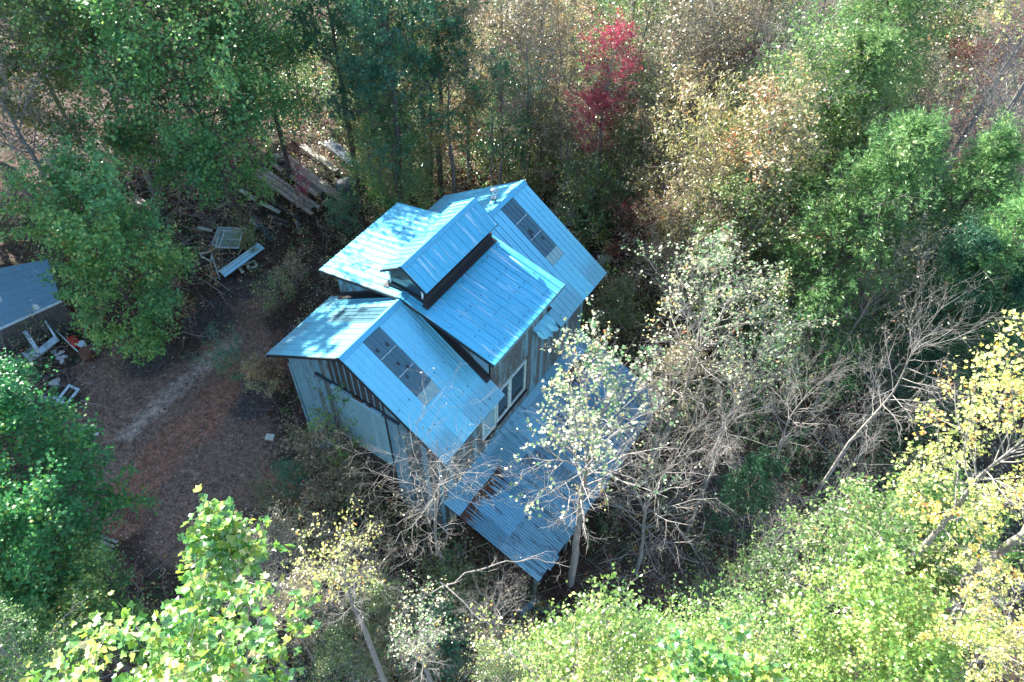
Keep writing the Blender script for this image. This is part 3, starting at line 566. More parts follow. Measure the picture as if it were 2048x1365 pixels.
# torn strip of eave sheeting left under the raised roof
mb = MB(); N_ = 9
pts = []
for i in range(N_ + 1):
    y = 7.0 + i * .124; x1 = 4.5 + .10 * math.sin(i * 1.9) - (.25 if i < 2 else 0); x0 = 3.86
    pts.append(((x0, y, zm(x0) - .02), ((x0 + x1) / 2, y, zm((x0 + x1) / 2) + .02 + .03 * math.sin(i * 2.2)), (x1, y, zm(x1) - .06 * math.sin(i * 1.4) - .05)))
V = [q for p3 in pts for q in p3]; F = []
for i in range(N_):
    for k in range(2): F.append((i * 3 + k, i * 3 + k + 1, i * 3 + k + 4, i * 3 + k + 3))
o = link('torn_eave_strip', pmesh('torn_eave_strip', V, F, M_PALE), barn); o['label'] = 'bent torn eave sheeting with rusty edge'
md = o.modifiers.new('thickness', 'SOLIDIFY'); md.thickness = .012
# walls: backing with boards nailed on
def wall_boards(parent, axis, pos, out, segs, th=.025, gap=.007, mats=(M_BOARD,)):
    """segs: list of (u0,u1, z0, z1(u0), z1(u1)); axis 'y' wall faces y (u = x), axis 'x' wall faces x (u = y)"""
    rr = random.Random(len(segs))
    for (u0, u1, za, zb, zc, zd) in segs:
        pr = out * rr.uniform(.0, .008)
        P = [(u0 + gap / 2, za), (u1 - gap / 2, zb), (u1 - gap / 2, zc), (u0 + gap / 2, zd)]
        mb = MB(); V = [((u, pos + pr, z) if axis == 'y' else (pos + pr, u, z)) for u, z in P]
        cx = Vector(V[0]); mb.prism([Vector(q) - cx for q in V], (0, out * th, 0) if axis == 'y' else (out * th, 0, 0))
        o = mb.obj('board', rr.choice(mats), parent); o.location = cx
wth = .12
fw = MB(); fw.prism([(-w_2, yf_, -.3), (w_2, yf_, -.3), (w_2, yf_, zm(w_2) - .13), (0, yf_, H_ - .15), (-w_2, yf_, zm(w_2) - .13)], (0, wth, 0)); front = fw.obj('front_wall', M_BOARDG, barn)
mb = MB(); mb.prism([(-w_2, yb_ - wth, -.3), (w_2, yb_ - wth, -.3), (w_2, yb_ - wth, zm(w_2) - .13), (0, yb_ - wth, H_ - .15), (-w_2, yb_ - wth, zm(w_2) - .13)], (0, wth, 0)); mb.obj('back_wall', M_BOARDG, barn)
sg = []; u = -w_2; bw = w_2 * 2 / 28
for i in range(28):
    u0 = -w_2 + i * bw; u1 = u0 + bw
    sg.append((u0, u1, -.25, -.25, zm(u1) - .14, zm(u0) - .14))
# the boards over the door are bare grey, the outer ones keep their paint
wall_boards(front, 'y', yf_, -1, [s for s in sg if abs((s[0] + s[1]) / 2 + 2.6) < 1.3], mats=(M_BOARDP, M_BOARD))
M_BROWNB = flat('dark_brown_boards', (.055, .05, .048), .85, n=7)
wall_boards(front, 'y', yf_, -1, [s for s in sg if not abs((s[0] + s[1]) / 2 + 2.6) < 1.3 and (s[0] + s[1]) / 2 < 1.4], mats=(M_BROWNB,))
for i in range(9):
    x = -1.1 + i * .33; z1 = zm(x) - .22
    MB().box((x, yf_ - .045, (7.12 + z1) / 2), (.05, .03, z1 - 7.12)).obj('batten', M_BOARDP, front)
wall_boards(front, 'y', yf_, -1, [s for s in sg if (s[0] + s[1]) / 2 >= 1.4], mats=(M_BOARD, M_BOARDP, M_BOARD, M_BOARDG))
# side walls
for side in (1, -1):
    x = side * w_2
    mb = MB(); mb.box((x - side * wth / 2, (yf_ + yb_) / 2, 3.1), (wth, yb_ - yf_ - .25, 6.8)); wl = mb.obj('side_wall', M_BOARDG, barn)
    mb = MB(); mb.box((x - side * wth / 2, (yc0 + yc1) / 2, 7.7), (wth, yc1 - yc0, 2.6)); mb.obj('raised_wall', M_BOARDG, wl)
    ed = [yf_, 2.6, 3.36] if side > 0 else [yf_]
    sg = []; n = 40; bw = (yb_ - yf_) / n
    for i in range(n):
        u0 = yf_ + i * bw; u1 = u0 + bw; mid_ = (u0 + u1) / 2
        top = zr(w_2) - .14 if yc0 < mid_ < yc1 else zm(w_2) - .14
        if side > 0 and 3.3 < mid_ < 6.6:
            sg.append((u0, u1, -1., -1., 3.5, 3.5)); 
            if top > 6.2: sg.append((u0, u1, 6.0, 6.0, top, top))
            elif top > 5.6: sg.append((u0, u1, 5.75, 5.75, top, top))
        else: sg.append((u0, u1, -1.2 if side > 0 else -.3, -1.2 if side > 0 else -.3, top, top))
    wall_boards(wl, 'x', x, side, sg, mats=(M_BOARD, M_BOARDG, M_BOARD, M_BOARD) if side > 0 else (M_BOARD, M_BOARDP))
    # cheek walls of the raised part and black flashing at their foot
    for y, od in ((yc0, -1), (yc1, 1)):
        mb = MB(); mb.prism([(side * .2, y, zm(.2) - .1), (x, y, zm(w_2) - .1), (x, y, zr(w_2) - .13), (side * .2, y, zr(.2) - .13)], (0, -od * .08, 0)); ck = mb.obj('cheek_wall', M_BOARDG, barn)
        sg = []; n = 14; bw = (w_2 - .35) / n
        for i in range(n):
            u0 = .35 + i * bw; u1 = u0 + bw; A, B = (side * u0, side * u1) if side > 0 else (side * u1, side * u0)
            sg.append((A, B, zm(A) + .02, zm(B) + .02, zr(B) - .13, zr(A) - .13))
        wall_boards(ck, 'y', y, od, sg, mats=(M_BOARDP, M_BOARD))
        mb = MB(); mb.prism([(side * .2, y, zm(.2) + .05), (x + side * .02, y, zm(w_2) + .05), (x + side * .02, y, zm(w_2) + .30), (side * .2, y, zm(.2) + .26)], (0, od * .05, 0))
        mb.prism([(side * .2, y, zm(.2) + .05), (x + side * .1, y, zm(w_2) + .05), (x + side * .1, y, zm(w_2) + .065), (side * .2, y, zm(.2) + .065)], (0, od * .28, 0)); mb.obj('flashing', M_BLACK, barn)
# corner trims
for sx in (-1, 1):
    for y in (yf_, yb_):
        mb = MB(); mb.box((sx * (w_2 + .02), y + (-.03 if y < 3 else .03), 2.8), (.12, .1, 7.2)); mb.obj('corner_trim', M_BOARDP, barn)
# big fascia under the raised roof
for side in (1, -1):
    mb = MB(); mb.box((side * (b_ - .02), (y1_ + y2_) / 2, e2_ - .12), (.03, y2_ - y1_, .14)); mb.obj('fascia', M_BOARDP, barn)
# sliding door on its rail
door = MB().box((0, yf_ - .10, 5.05), (2.66, .03, 3.7)).obj('sliding_door', M_DOOR, barn)
for i in range(11):
    w = 2.62 / 11; o = MB().box((0, 0, 0), (w - .012, .022, 3.66)).obj('panel', M_DOOR, door); o.location = (-1.31 + w * (i + .5), yf_ - .127, 5.05)
rl = MB().box((-.05, yf_ - .10, 7.02), (4.3, .10, .10)).obj('door_rail', M_DKMET, barn)
o = MB().box((0, yf_ - .17, 6.98), (2.55, .16, .22)).obj('rail_cover', M_DOOR, rl, bev=.03)
o = MB().box((.1, yf_ - .17, 7.12), (.5, .07, .05)).box((.65, yf_ - .17, 7.12), (.2, .05, .05)).obj('hanger', M_RUST, rl)
# windows on the right wall
def wall_window(y0, y1, z0, z1, pane=M_GLASS, fr=.10):
    x = w_2 + .03; f = MB()
    f.box((x, (y0 + y1) / 2, z0 - fr / 2), (.10, y1 - y0 + 2 * fr, fr)).box((x, (y0 + y1) / 2, z1 + fr / 2), (.10, y1 - y0 + 2 * fr, fr)).box((x, y0 - fr / 2, (z0 + z1) / 2), (.10, fr, z1 - z0)).box((x, y1 + fr / 2, (z0 + z1) / 2), (.10, fr, z1 - z0))
    o = f.obj('window', M_WHITE, barn, bev=.008); MB().box((x - .02, (y0 + y1) / 2, (z0 + z1) / 2), (.02, y1 - y0 + .02, z1 - z0 + .02)).obj('pane', pane, o)
    MB().box((x + .05, (y0 + y1) / 2, z0 - fr - .03), (.22, y1 - y0 + 2.5 * fr, .05)).obj('sill', M_BLACK, o)
wall_window(5.42, 6.45, 3.80, 5.72); wall_window(4.42, 5.20, 3.80, 5.72); wall_window(3.40, 4.18, 3.70, 5.45, M_DOOR)
# cupola walls, base flashing and window
mb = MB(); cw = .80
for s in (1, -1): mb.box((s * cw, (y3_ + y4_) / 2 + .02, 10.28), (.06, y4_ - y3_ - .42, 1.0))
mb.prism([(-cw, y4_ - .25, 9.8), (cw, y4_ - .25, 9.8), (cw, y4_ - .25, hc_ - SC * cw - .1), (0, y4_ - .25, hc_ - .1), (-cw, y4_ - .25, hc_ - SC * cw - .1)], (0, .05, 0)); cup = mb.obj('cupola_wall', M_DKMET, barn)
mb = MB()
for s in (1, -1):
    mb.box((s * (cw + .06), (y3_ + y4_) / 2 + .02, 10.0), (.05, y4_ - y3_ - .2, .42)); x0 = s * (cw + .05); x1 = s * (cw + .32)
    mb.prism([(x0, y3_ - .02, zr(x0) + .06), (x1, y3_ - .02, zr(x1) + .06), (x1, y3_ - .02, zr(x1) + .08), (x0, y3_ - .02, zr(x0) + .08)], (0, y4_ - y3_ + .0, 0))
mb.box((0, y3_ + .12, 9.98), (2 * cw + .18, .06, .30)); mb.obj('cupola_flashing', M_BLACK, barn)
yv = y3_ + .16; z0 = 10.08; zt = lambda x: hc_ - SC * abs(x) - .13
mb = MB(); mb.prism([(-.78, yv, z0), (.78, yv, z0), (.78, yv, zt(.78)), (0, yv, zt(0)), (-.78, yv, zt(.78))], (0, .03, 0)); gl = mb.obj('cupola_window', M_GLASS, barn)
mb = MB()
for A, B in (((-.78, z0), (.78, z0)), ((.78, z0), (.78, zt(.78))), ((.78, zt(.78)), (0, zt(0))), ((0, zt(0)), (-.78, zt(.78))), ((-.78, zt(.78)), (-.78, z0))): mb.beam((A[0], yv - .02, A[1]), (B[0], yv - .02, B[1]), .05, .07, (0, 1, 0))
mb.obj('window_frame', M_WHITE, gl)
# roof screws
for nme, side, zf, sl_, xs, ya, yb, st in (('roof_screws', 1, zr, SR, (1.3, 2.2, 3.1, 4.0), y1_ + .2, y2_ - .2, .34), ('roof_screws', -1, zr, SR, (1.5, 2.8, 4.0), y1_ + .2, y2_ - .2, .34), ('roof_screws', 1, zm, SM, (1.2, 2.4, 3.5, 4.3), .2, yc0 - .4, .305), ('roof_screws', 1, zm, SM, (1.2, 2.4, 3.5, 4.3), yc1 + .4, L_ - .2, .305)):
    mb = MB(); rr = random.Random(5)
    for x in xs:
        y = ya
        while y < yb:
            if rr.random() < .55: mb.box((side * x, y + rr.uniform(-.02, .02), zf(x) + .05), (.035, .035, .03))
            y += st
    o = mb.obj(nme, M_DKMET, barn); o['kind'] = 'stuff'
# stove pipe
pb = Vector((-.36, 10.28, zm(.36)))
pipe = MB().tube([pb + Vector((0, 0, -.1)), pb + Vector((0, 0, .62))], .105, 14).obj('stove_pipe', M_STEEL, barn, True)
MB().tube([pb + Vector((0, 0, .30)), pb + Vector((0, 0, .36))], .125, 14).obj('pipe_band', M_DKMET, pipe, True); MB().tube([pb + Vector((0, 0, .62)), pb + Vector((0, 0, .66)), pb + Vector((0, 0, .80)), pb + Vector((0, 0, .84))], [.13, .15, .15, .13], 14).obj('pipe_cap', M_STEEL, pipe, True)
MB().tube([pb + Vector((0, 0, .02)), pb + Vector((0, 0, .14))], [.24, .12], 14).obj('pipe_flashing', M_PALE, pipe, True)
# lean-to roof
SL = (tz_ - lz_) / (lx_ - w_2); zl = lambda x: tz_ - SL * (x - w_2)
def lean_sheets(name, parent, x0, x1, ys, lift, mat, r, jag=.05):
    K = math.sqrt(1 + SL * SL)
    for ya, yb in zip(ys[:-1], ys[1:]):
        ln = (x1 - x0) * K + round(r.uniform(-jag, jag), 2); me = sheet_mesh(name, ln, yb - ya + .03, .117, .028, mat, 'wave')
        o = bpy.data.objects.new(name, me); COL.objects.link(o); o.parent = parent
        M = frame_mat(1, x0, zl(x0), SL, ya); M.translation += M.col[2].xyz * (lift + r.uniform(0, .012)); o.matrix_local = M @ Matrix.Rotation(r.uniform(-.006, .006), 4, 'Z')
ld = deck('lean_to_roof', 1, w_2, tz_ - .04, lx_ - .08, zl(lx_ - .08) - .04, ly0_ + .05, ly1_ - .05, .06, M_DKMET, barn)
rr = random.Random(8)
def lc(y0, y1, w=.70): n = round((y1 - y0) / w); return [y0 + (y1 - y0) * i / n for i in range(n + 1)]
lean_sheets('corrugated_sheet', ld, w_2 + .7, 6.75, lc(ly0_, 3.3), .01, M_LEANR, rr); lean_sheets('corrugated_sheet', ld, 4.4, 6.75, lc(8.55, ly1_), .01, M_LEANR, rr)
lean_sheets('corrugated_sheet', ld, 4.6, 6.75, lc(3.3, 8.55), .01, M_LEAN, rr)
lean_sheets('corrugated_sheet', ld, 6.65, lx_, lc(ly0_, ly1_), -.02, M_LEAN, rr, .08)
lean_sheets('corrugated_sheet', ld, w_2 + .06, 4.72, lc(ly0_, 3.3), .055, M_LEANU, rr, .02); lean_sheets('corrugated_sheet', ld, w_2 + .06, 4.56, lc(8.55, ly1_), .055, M_LEANU, rr, .02)
lean_sheets('corrugated_sheet', ld, w_2 + .06, 5.5, lc(3.3, 8.55), .06, M_LEANU, rr, .30)
for ya, yb in ((.75, 4.55), (4.6, 8.2), (8.25, ly1_)):
    mb = MB(); mb.prism([(w_2 + .03, ya, tz_ + .22), (w_2 + .06, ya, tz_ + .22), (w_2 + .08, ya, tz_ + .10), (w_2 + .34, ya, zl(w_2 + .34) + .105), (w_2 + .34, ya, zl(w_2 + .34) + .08), (w_2 + .03, ya, tz_ + .06)], (0, yb - ya, 0)); mb.obj('wall_flashing', M_LEANU, ld)
for y in (ly0_ + .25, 3.2, 6.0, 8.8, ly1_ - .25):
    z0 = float(hgt(lx_ - .3, y)); MB().box((lx_ - .35, y, (z0 - .1 + zl(lx_ - .35) - .1) / 2), (.12, .12, zl(lx_ - .35) - .1 - z0 + .1)).obj('lean_to_post', M_BOARDG, barn)
MB().beam((lx_ - .35, ly0_ + .1, zl(lx_ - .35) - .18), (lx_ - .35, ly1_ - .1, zl(lx_ - .35) - .18), .08, .14).obj('lean_to_beam', M_BOARDG, barn)
for y in (ly0_ + .12,): MB().beam((w_2 + .1, y, zl(w_2 + .1) - .16), (lx_ - .1, y, zl(lx_ - .1) - .16), .05, .12).obj('lean_to_rafter', M_BOARDG, barn)

# ------------------------------------------------------------------ things lying in the yard
def P_(px, py, z=0.):
    g = gnd(px, py); q = unz(px, py, g[2] + z); return Vector(q)
M_PLANK = barkmat('weathered_plank', (.10, .095, .085), (.34, .31, .27), 5); M_PLANKD = barkmat('dark_plank', (.03, .03, .03), (.10, .095, .09), 5)
M_RUBBER = flat('tyre_rubber', (.02, .02, .022), .8, n=8); M_TARP = flat('grey_tarp', (.16, .17, .18), .7, n=3); M_RED = flat('red_plastic', (.42, .03, .02), .4, n=4)
M_CREAM = flat('cream_plastic', (.45, .47, .40), .6, n=6); M_BWHITE = flat('bluish_white_paint', (.42, .55, .62), .5, n=6); M_RUSTY = M_RUST; M_STONE = flat('pale_stone', (.42, .42, .42), .85, n=7)
M_SHEET = metalmat('loose_blue_sheet', (.36, .66, .80), (.55, .72, .78), .6); M_SHED = metalmat('shed_roof_metal', (.10, .22, .29), (.16, .28, .34), .56, rough=.55, metallic=.1); M_WGLASS = flat('pane_glass', (.16, .26, .24), .08)
def seat(root):  # Empty at its first child's centre is fine: keep world coordinates in the meshes
    return root
def thing(name, label, cat, at, group=None):
    e = empty(name, at, 0, label, cat, group); return e
def rel(mb, root, name, mat, smooth=False, bev=0):
    l = root.location if root.parent is None else root.parent.location
    mb.V = [tuple(Vector(v) - l) for v in mb.V]; return mb.obj(name, mat, root, smooth, bev)
# weathered flat deck
A = P_(500, 352, .75); B = P_(655, 398 - 10, .75); dk = thing('timber_deck', 'long weathered plank deck with gaps on a low frame behind the barn', 'deck', P_(580, 372))
q0 = P_(497, 345, .8); q1 = P_(622, 432, .8); q2 = P_(562, 300, .8); q3 = P_(683, 388, .8)   # near-left edge q0-q1, far-right edge q2-q3
n = 8; rr = random.Random(4)
for i in range(n):
    f = (i + .5) / n
    if i in (3,): continue
    a = q0.lerp(q2, f); b = q1.lerp(q3, f) ; d = (b - a); a2 = a + d * rr.uniform(0, .12); b2 = b - d * (rr.uniform(0, .08) if i not in (4, 5) else rr.uniform(.1, .2))
    if i in (4, 5): b2.z -= .0
    mb = MB().beam(a2 + Vector((0, 0, rr.uniform(-.03, .03))), b2, (q2 - q0).length / n * rr.uniform(.72, .93), .06); rel(mb, dk, 'plank', M_PLANK if rr.random() < .7 else M_PLANKD)
mb = MB()
for f in (.06, .94): mb.beam(q0.lerp(q2, f) - Vector((0, 0, .12)), q1.lerp(q3, f) - Vector((0, 0, .12)), .08, .16)
for f in (.1, .5, .9): mb.beam(q0.lerp(q1, f) - Vector((0, 0, .28)), q2.lerp(q3, f) - Vector((0, 0, .28)), .10, .14)
rel(mb, dk, 'deck_frame', M_RUSTY)
for f in (.08, .92):
    for s in ((q0, q1), (q2, q3)):
        c = s[0].lerp(s[1], f); rel(MB().beam(c - Vector((0, 0, .95)), c - Vector((0, 0, .3)), .1, .1), dk, 'leg', M_PLANKD)
def tyre(px, py, z, R, label, tilt=0.):
    c = P_(px, py, z); t = thing('tyre', label, 'tyre', c, None); mb = MB(); n = 18
    for i in range(n):
        for j in range(8):
            u = 2 * PI * i / n; v = 2 * PI * j / 8; w = R - .1 + .1 * math.cos(v); mb.V.append((w * math.cos(u), w * math.sin(u), .09 * math.sin(v)))
    for i in range(n):
        for j in range(8): mb.F.append((i * 8 + j, ((i + 1) % n) * 8 + j, ((i + 1) % n) * 8 + (j + 1) % 8, i * 8 + (j + 1) % 8))
    mb.obj('tyre_tread', M_RUBBER, t, True); MB().tube([(0, 0, -.05), (0, 0, .03)], [R - .18, R - .18], 14).obj('rim', M_RUSTY, t); MB().tube([(0, 0, .02), (0, 0, .08)], .06, 8).obj('hub', M_DKMET, t)
    t.rotation_euler = (tilt, .05, 0); return t
tyre(562, 322, .93, .32, 'old tyre lying on the plank deck, upper one of two'); tyre(571, 347, .93, .32, 'old tyre lying on the plank deck, lower one beside the red leaves', .1)
def plankthing(name, label, a, b, w, h, mat, cat='plank', group=None, n=1, part='board'):
    a = Vector(a); b = Vector(b); c = (a + b) / 2; t = thing(name, label, cat, c, group)
    if n == 1: rel(MB().beam(a, b, w, h), t, part, mat)
    else:
        sd = (b - a).cross(Vector((0, 0, 1))).normalized()
        for i in range(n): o = sd * w * ((i + .5) / n - .5); rel(MB().beam(a + o, b + o, w / n * .9, h), t, part, mat)
    return t
plankthing('timber_beam', 'heavy grey timber beam lying beyond the plank deck', P_(605, 294, .35), P_(675, 345, .35), .42, .3, M_PLANK, 'beam')
plankthing('timber_beam', 'long narrow timber beside the dark sheet stack above the covered grill', P_(640, 285, .6), P_(718, 342, .6), .22, .2, M_PLANK, 'beam')
plankthing('steel_sheet_stack', 'stack of dark flat metal sheets beyond the timber beams', P_(655, 282, .75), P_(712, 330, .75), .75, .05, M_DKMET, 'sheet metal', n=3, part='sheet')
for k, (ax, ay, bx, by, lab) in enumerate(((300, 455, 350, 440, 'weathered board on the leaves right of the dead branch heap'), (345, 500, 395, 470, 'long board slanting toward the stacked sashes'), (520, 405, 560, 425, 'grey board in the weeds just below the deck corner'), (430, 420, 470, 395, 'board lying uphill of the sash stack'), (370, 530, 402, 565, 'dark plank at the maple edge by the cream frame'), (480, 380, 512, 400, 'plank poking out left of the deck'), (395, 455, 425, 462, 'short pale board left of the sash stack'), (540, 400, 600, 440, 'narrow rail along the near edge of the deck'))):
    plankthing('scrap_board', lab, P_(ax, ay, .15 + .03 * k), P_(bx, by, .12), .2 + .03 * (k % 3), .05, (M_PLANK, M_PLANKD, M_CREAM)[k % 3 if k != 6 else 2], 'board')
plankthing('low_platform', 'small plank platform stepping down from the big deck', P_(648, 402, .5), P_(675, 388, .5), 1.2, .06, M_PLANKD, 'platform', n=5, part='plank')
plankthing('loose_plank', 'crooked plank lying across the weathered deck', P_(590, 370, .98), P_(618, 412, 1.0), .14, .05, M_PLANK)
plankthing('loose_plank', 'short rotten plank on the ground in front of the plank deck', P_(535, 430, .1), P_(575, 445, .12), .22, .06, M_PLANKD)
plankthing('loose_plank', 'second rotten plank lying near the wooden post', P_(540, 442, .1), P_(582, 455, .1), .16, .06, M_PLANKD)
p0 = P_(599, 465, 0); plankthing('fence_post', 'short grey wooden post standing in the weeds below the deck', p0 - Vector((0, 0, .2)), p0 + Vector((0, 0, .85)), .16, .16, M_PLANK, 'post')
# tarp-covered grill
c = P_(697, 392, 0); t = thing('covered_grill', 'barbecue grill hidden under a grey draped cover', 'grill', c); mb = MB(); rg = [(0, .62), (.35, .60), (.8, .56), (1.05, .56), (1.2, .46), (1.27, .2)]
n = 22
for k, (z, s) in enumerate(rg):
    for i in range(n):
        a = 2 * PI * i / n; sq = 1 / max(abs(math.cos(a)), abs(math.sin(a))) ** .75; fold = 1 + (.05 * math.sin(a * 7 + k) if k < 4 else 0); x = s * 1.15 * math.cos(a) * sq * fold; y = s * .72 * math.sin(a) * sq * fold; mb.V.append((x, y, z + .05 * math.cos(a * 2)))
for k in range(len(rg) - 1):
    for i in range(n): mb.F.append((k * n + i, k * n + (i + 1) % n, (k + 1) * n + (i + 1) % n, (k + 1) * n + i))
mb.F.append(tuple((len(rg) - 1) * n + i for i in range(n))); mb.obj('cover', M_TARP, t, True)
MB().box((0, .2, .12), (1.1, .6, .22)).box((-.5, 0, .1), (.06, .06, .2)).box((.5, 0, .1), (.06, .06, .2)).obj('base', M_DKMET, t); t.rotation_euler = (0, 0, .9)
# stacked window sashes
def sash(px, py, z, w, h, rz, label, tilt=(0, 0), mat=M_BWHITE, name='window_sash', pane=M_WGLASS, fr=.09, mun=True):
    t = thing(name, label, 'window', P_(px, py, z)); mb = MB(); mb.box((-w / 2 + fr / 2, 0, 0), (fr, h, .05)).box((w / 2 - fr / 2, 0, 0), (fr, h, .05)).box((0, h / 2 - fr / 2, 0), (w - 2 * fr, fr, .05)).box((0, -h / 2 + fr / 2, 0), (w - 2 * fr, fr, .05)); mb.obj('frame', mat, t, bev=.006)
    if pane: MB().box((0, 0, 0), (w - 2 * fr + .01, h - 2 * fr + .01, .012)).obj('pane', pane, t)
    if mun: MB().box((0, 0, .012), (w - 2 * fr, .03, .03)).obj('muntin', mat, t)
    t.rotation_euler = (tilt[0], tilt[1], rz); return t
sash(462, 480, .34, 1.15, 1.35, .60, 'white window sash with glass on top of the sash stack by the brush', (.05, .02)); sash(457, 478, .22, 1.3, 1.5, .66, 'old window sash second from top under the glazed one', (.02, .05)); sash(452, 474, .10, 1.35, 1.6, .56, 'bottom window frame of the stack, mostly hidden', (0, .02))
# curved ridge sheet
a = P_(442, 549, .42); b = P_(521, 492, .42); d = (b - a); Lr = d.length; t = thing('curved_roof_sheet', 'long pale blue ribbed roof sheet bent along its length in the yard', 'roof sheet', (a + b) / 2)
mb = MB(); W_ = .62; n = 14
for s, zz in ((0, 0), (1, -.012)):
    for e in (-1, 1):
        for i in range(n + 1): u = i / n - .5; mb.V.append((e * Lr / 2, u * W_ * 1.0, .12 * math.cos(u * PI) + (.022 if i % 3 == 0 else 0) + zz - .3 * max(0, abs(u) - .42)))
m1 = n + 1
for i in range(n): mb.F += [(i, m1 + i, m1 + i + 1, i + 1), (2 * m1 + i, 2 * m1 + i + 1, 3 * m1 + i + 1, 3 * m1 + i)]
mb.F += [(i, i + 1, 2 * m1 + i + 1, 2 * m1 + i) for i in range(n)] + [(m1 + i + 1, m1 + i, 3 * m1 + i, 3 * m1 + i + 1) for i in range(n)] + [(0, 2 * m1, 3 * m1, m1), (n, m1 + n, 3 * m1 + n, 2 * m1 + n)]
mb.obj('sheet', M_SHEET, t); t.rotation_euler = (.12, -math.atan2(d.z, d.xy.length), math.atan2(d.y, d.x))
for k in (-.8, .8): MB().box((k, 0, -.14), (.12, .5, .30)).obj('support_block', M_PLANKD, t)
# cream moulded tray with cut-outs
t = thing('moulded_tray', 'cream plastic panel with cut-out holes lying under the blue sheet', 'panel', P_(496, 533, .12)); mb = MB()
for x, y, w, h in ((0, .26, 1.05, .14), (-.46, 0, .14, .5), (0, .02, .16, .42), (.46, .02, .13, .44), (.3, -.2, .36, .12), (-.42, -.3, .2, .16)): mb.box((x, y, 0), (w, h, .09))
mb.obj('panel', M_CREAM, t, bev=.012); t.rotation_euler = (.05, .1, 1.15)
t = thing('metal_frame', 'small square metal frame on the gravel below the blue sheet', 'frame', P_(459, 553, .05)); MB().box((-.2, 0, 0), (.03, .4, .04)).box((.2, 0, 0), (.03, .4, .04)).box((0, .2, 0), (.4, .03, .04)).box((0, -.2, 0), (.4, .03, .04)).obj('frame', M_DKMET, t); t.rotation_euler = (0, 0, .8)
def pole(name, label, a, b, r, mat, cat='pole'):
    c = (a + b) / 2; t = thing(name, label, cat, c); rel(MB().tube([a, a.lerp(b, .5) + Vector((0, 0, .02)), b], r, 7), t, 'shaft', mat, True); return t
pole('loose_pole', 'thin grey pole leaning over the blue sheet toward the window stack', P_(476, 510, .5), P_(516, 452, .25), .035, M_PLANK); pole('loose_pole', 'pale green pole leaning at the left end of the blue sheet', P_(424, 512, .9), P_(440, 560, .05), .03, M_BWHITE)
pole('loose_pole', 'long weathered pole on the gravel pointing away from the brush pile', P_(412, 548, .15), P_(460, 582, .05), .04, M_PLANK); pole('loose_pole', 'thin branch-like pole beside the gravel pole, nearest the maple', P_(398, 556, .3), P_(450, 590, .05), .03, M_PLANK)
plankthing('scrap_board', 'greenish scrap board leaning behind the blue sheet', P_(505, 432, .5), P_(545, 482, .1), .28, .05, M_DKMET, 'board'); plankthing('scrap_board', 'white-edged scrap board crossing the greenish one', P_(500, 440, .45), P_(528, 462, .3), .12, .05, M_BWHITE, 'board')
plankthing('scrap_board', 'dark red-brown board lying right of the window stack', P_(470, 490, .15), P_(505, 470, .15), .35, .04, M_RUSTY, 'board'); plankthing('scrap_board', 'crumpled white sheet scrap above the window stack', P_(466, 462, .3), P_(493, 458, .3), .2, .03, M_BWHITE, 'scrap')
t = thing('stool', 'upturned cream wooden frame by the brush pile', 'stool', P_(412, 520, .2)); MB().beam((-.35, 0, .1), (.35, 0, .1), .08, .08).beam((-.35, 0, -.1), (-.35, 0, .35), .07, .07).beam((.35, 0, -.1), (.3, .3, .35), .07, .07).beam((-.35, 0, .3), (0, .4, .3), .07, .07).obj('frame', M_CREAM, t)
# yard left: roofs, white frame, junk
sh = thing('garden_shed', 'low shed with dull blue metal roof half hidden by the maple', 'shed', P_(20, 600, 0)); q = [P_(-60, 548, 2.3), P_(95, 520, 2.5), P_(122, 600, 1.9), P_(-60, 682, 1.9)]
ux = (q[2] - q[3]); vx = (q[0] - q[3])
for i in range(7):
    f0 = i / 7; f1 = (i + 1) / 7 - .004; A = q[3].lerp(q[0], f0); B = q[2].lerp(q[1], f0); C_ = q[2].lerp(q[1], f1); D_ = q[3].lerp(q[0], f1); rel(MB().prism([A, B, C_, D_], (0, 0, .04)), sh, 'roof_panel', M_SHED)
rel(MB().beam(q[3] - Vector((0, 0, .08)), q[2] - Vector((0, 0, .08)), .06, .14), sh, 'eave_trim', M_BWHITE)
mb = MB(); mb.prism([q[3] - Vector((0, 0, .15)), q[2] - Vector((0, 0, .15)), q[2] - Vector((0, 0, 2.2)), q[3] - Vector((0, 0, 2.2))], vx.normalized() * .06); rel(mb, sh, 'wall', M_PLANKD)
t = thing('door_frame', 'large white open frame leaning below the shed roof', 'frame', P_(70, 670, .6)); A = P_(34, 640, 1.3); B = P_(78, 706, .5); C_ = P_(112, 678, .6); D_ = P_(76, 618, 1.4)
rel(MB().beam(A, B, .2, .07), t, 'side_rail', M_BWHITE); rel(MB().beam(B + (C_ - B) * .03 + Vector((0, 0, .01)), C_, .42, .08), t, 'bottom_rail', M_BWHITE); rel(MB().beam(D_, C_ + Vector((0, 0, .03)), .08, .07), t, 'side_rail', M_BWHITE); rel(MB().beam(A, D_, .10, .07), t, 'top_rail', M_BWHITE)
pole('loose_pole', 'white rail lying right of the large open frame', P_(100, 655, .5), P_(118, 683, .3), .05, M_BWHITE); pole('loose_pole', 'long thin rail running to the red can', P_(112, 662, .5), P_(165, 712, .1), .04, M_BWHITE)
plankthing('wooden_steps', 'pair of bluish boards on the ground under the open frame', P_(56, 700, .15), P_(74, 716, .15), .7, .06, M_BWHITE, 'boards', n=4)
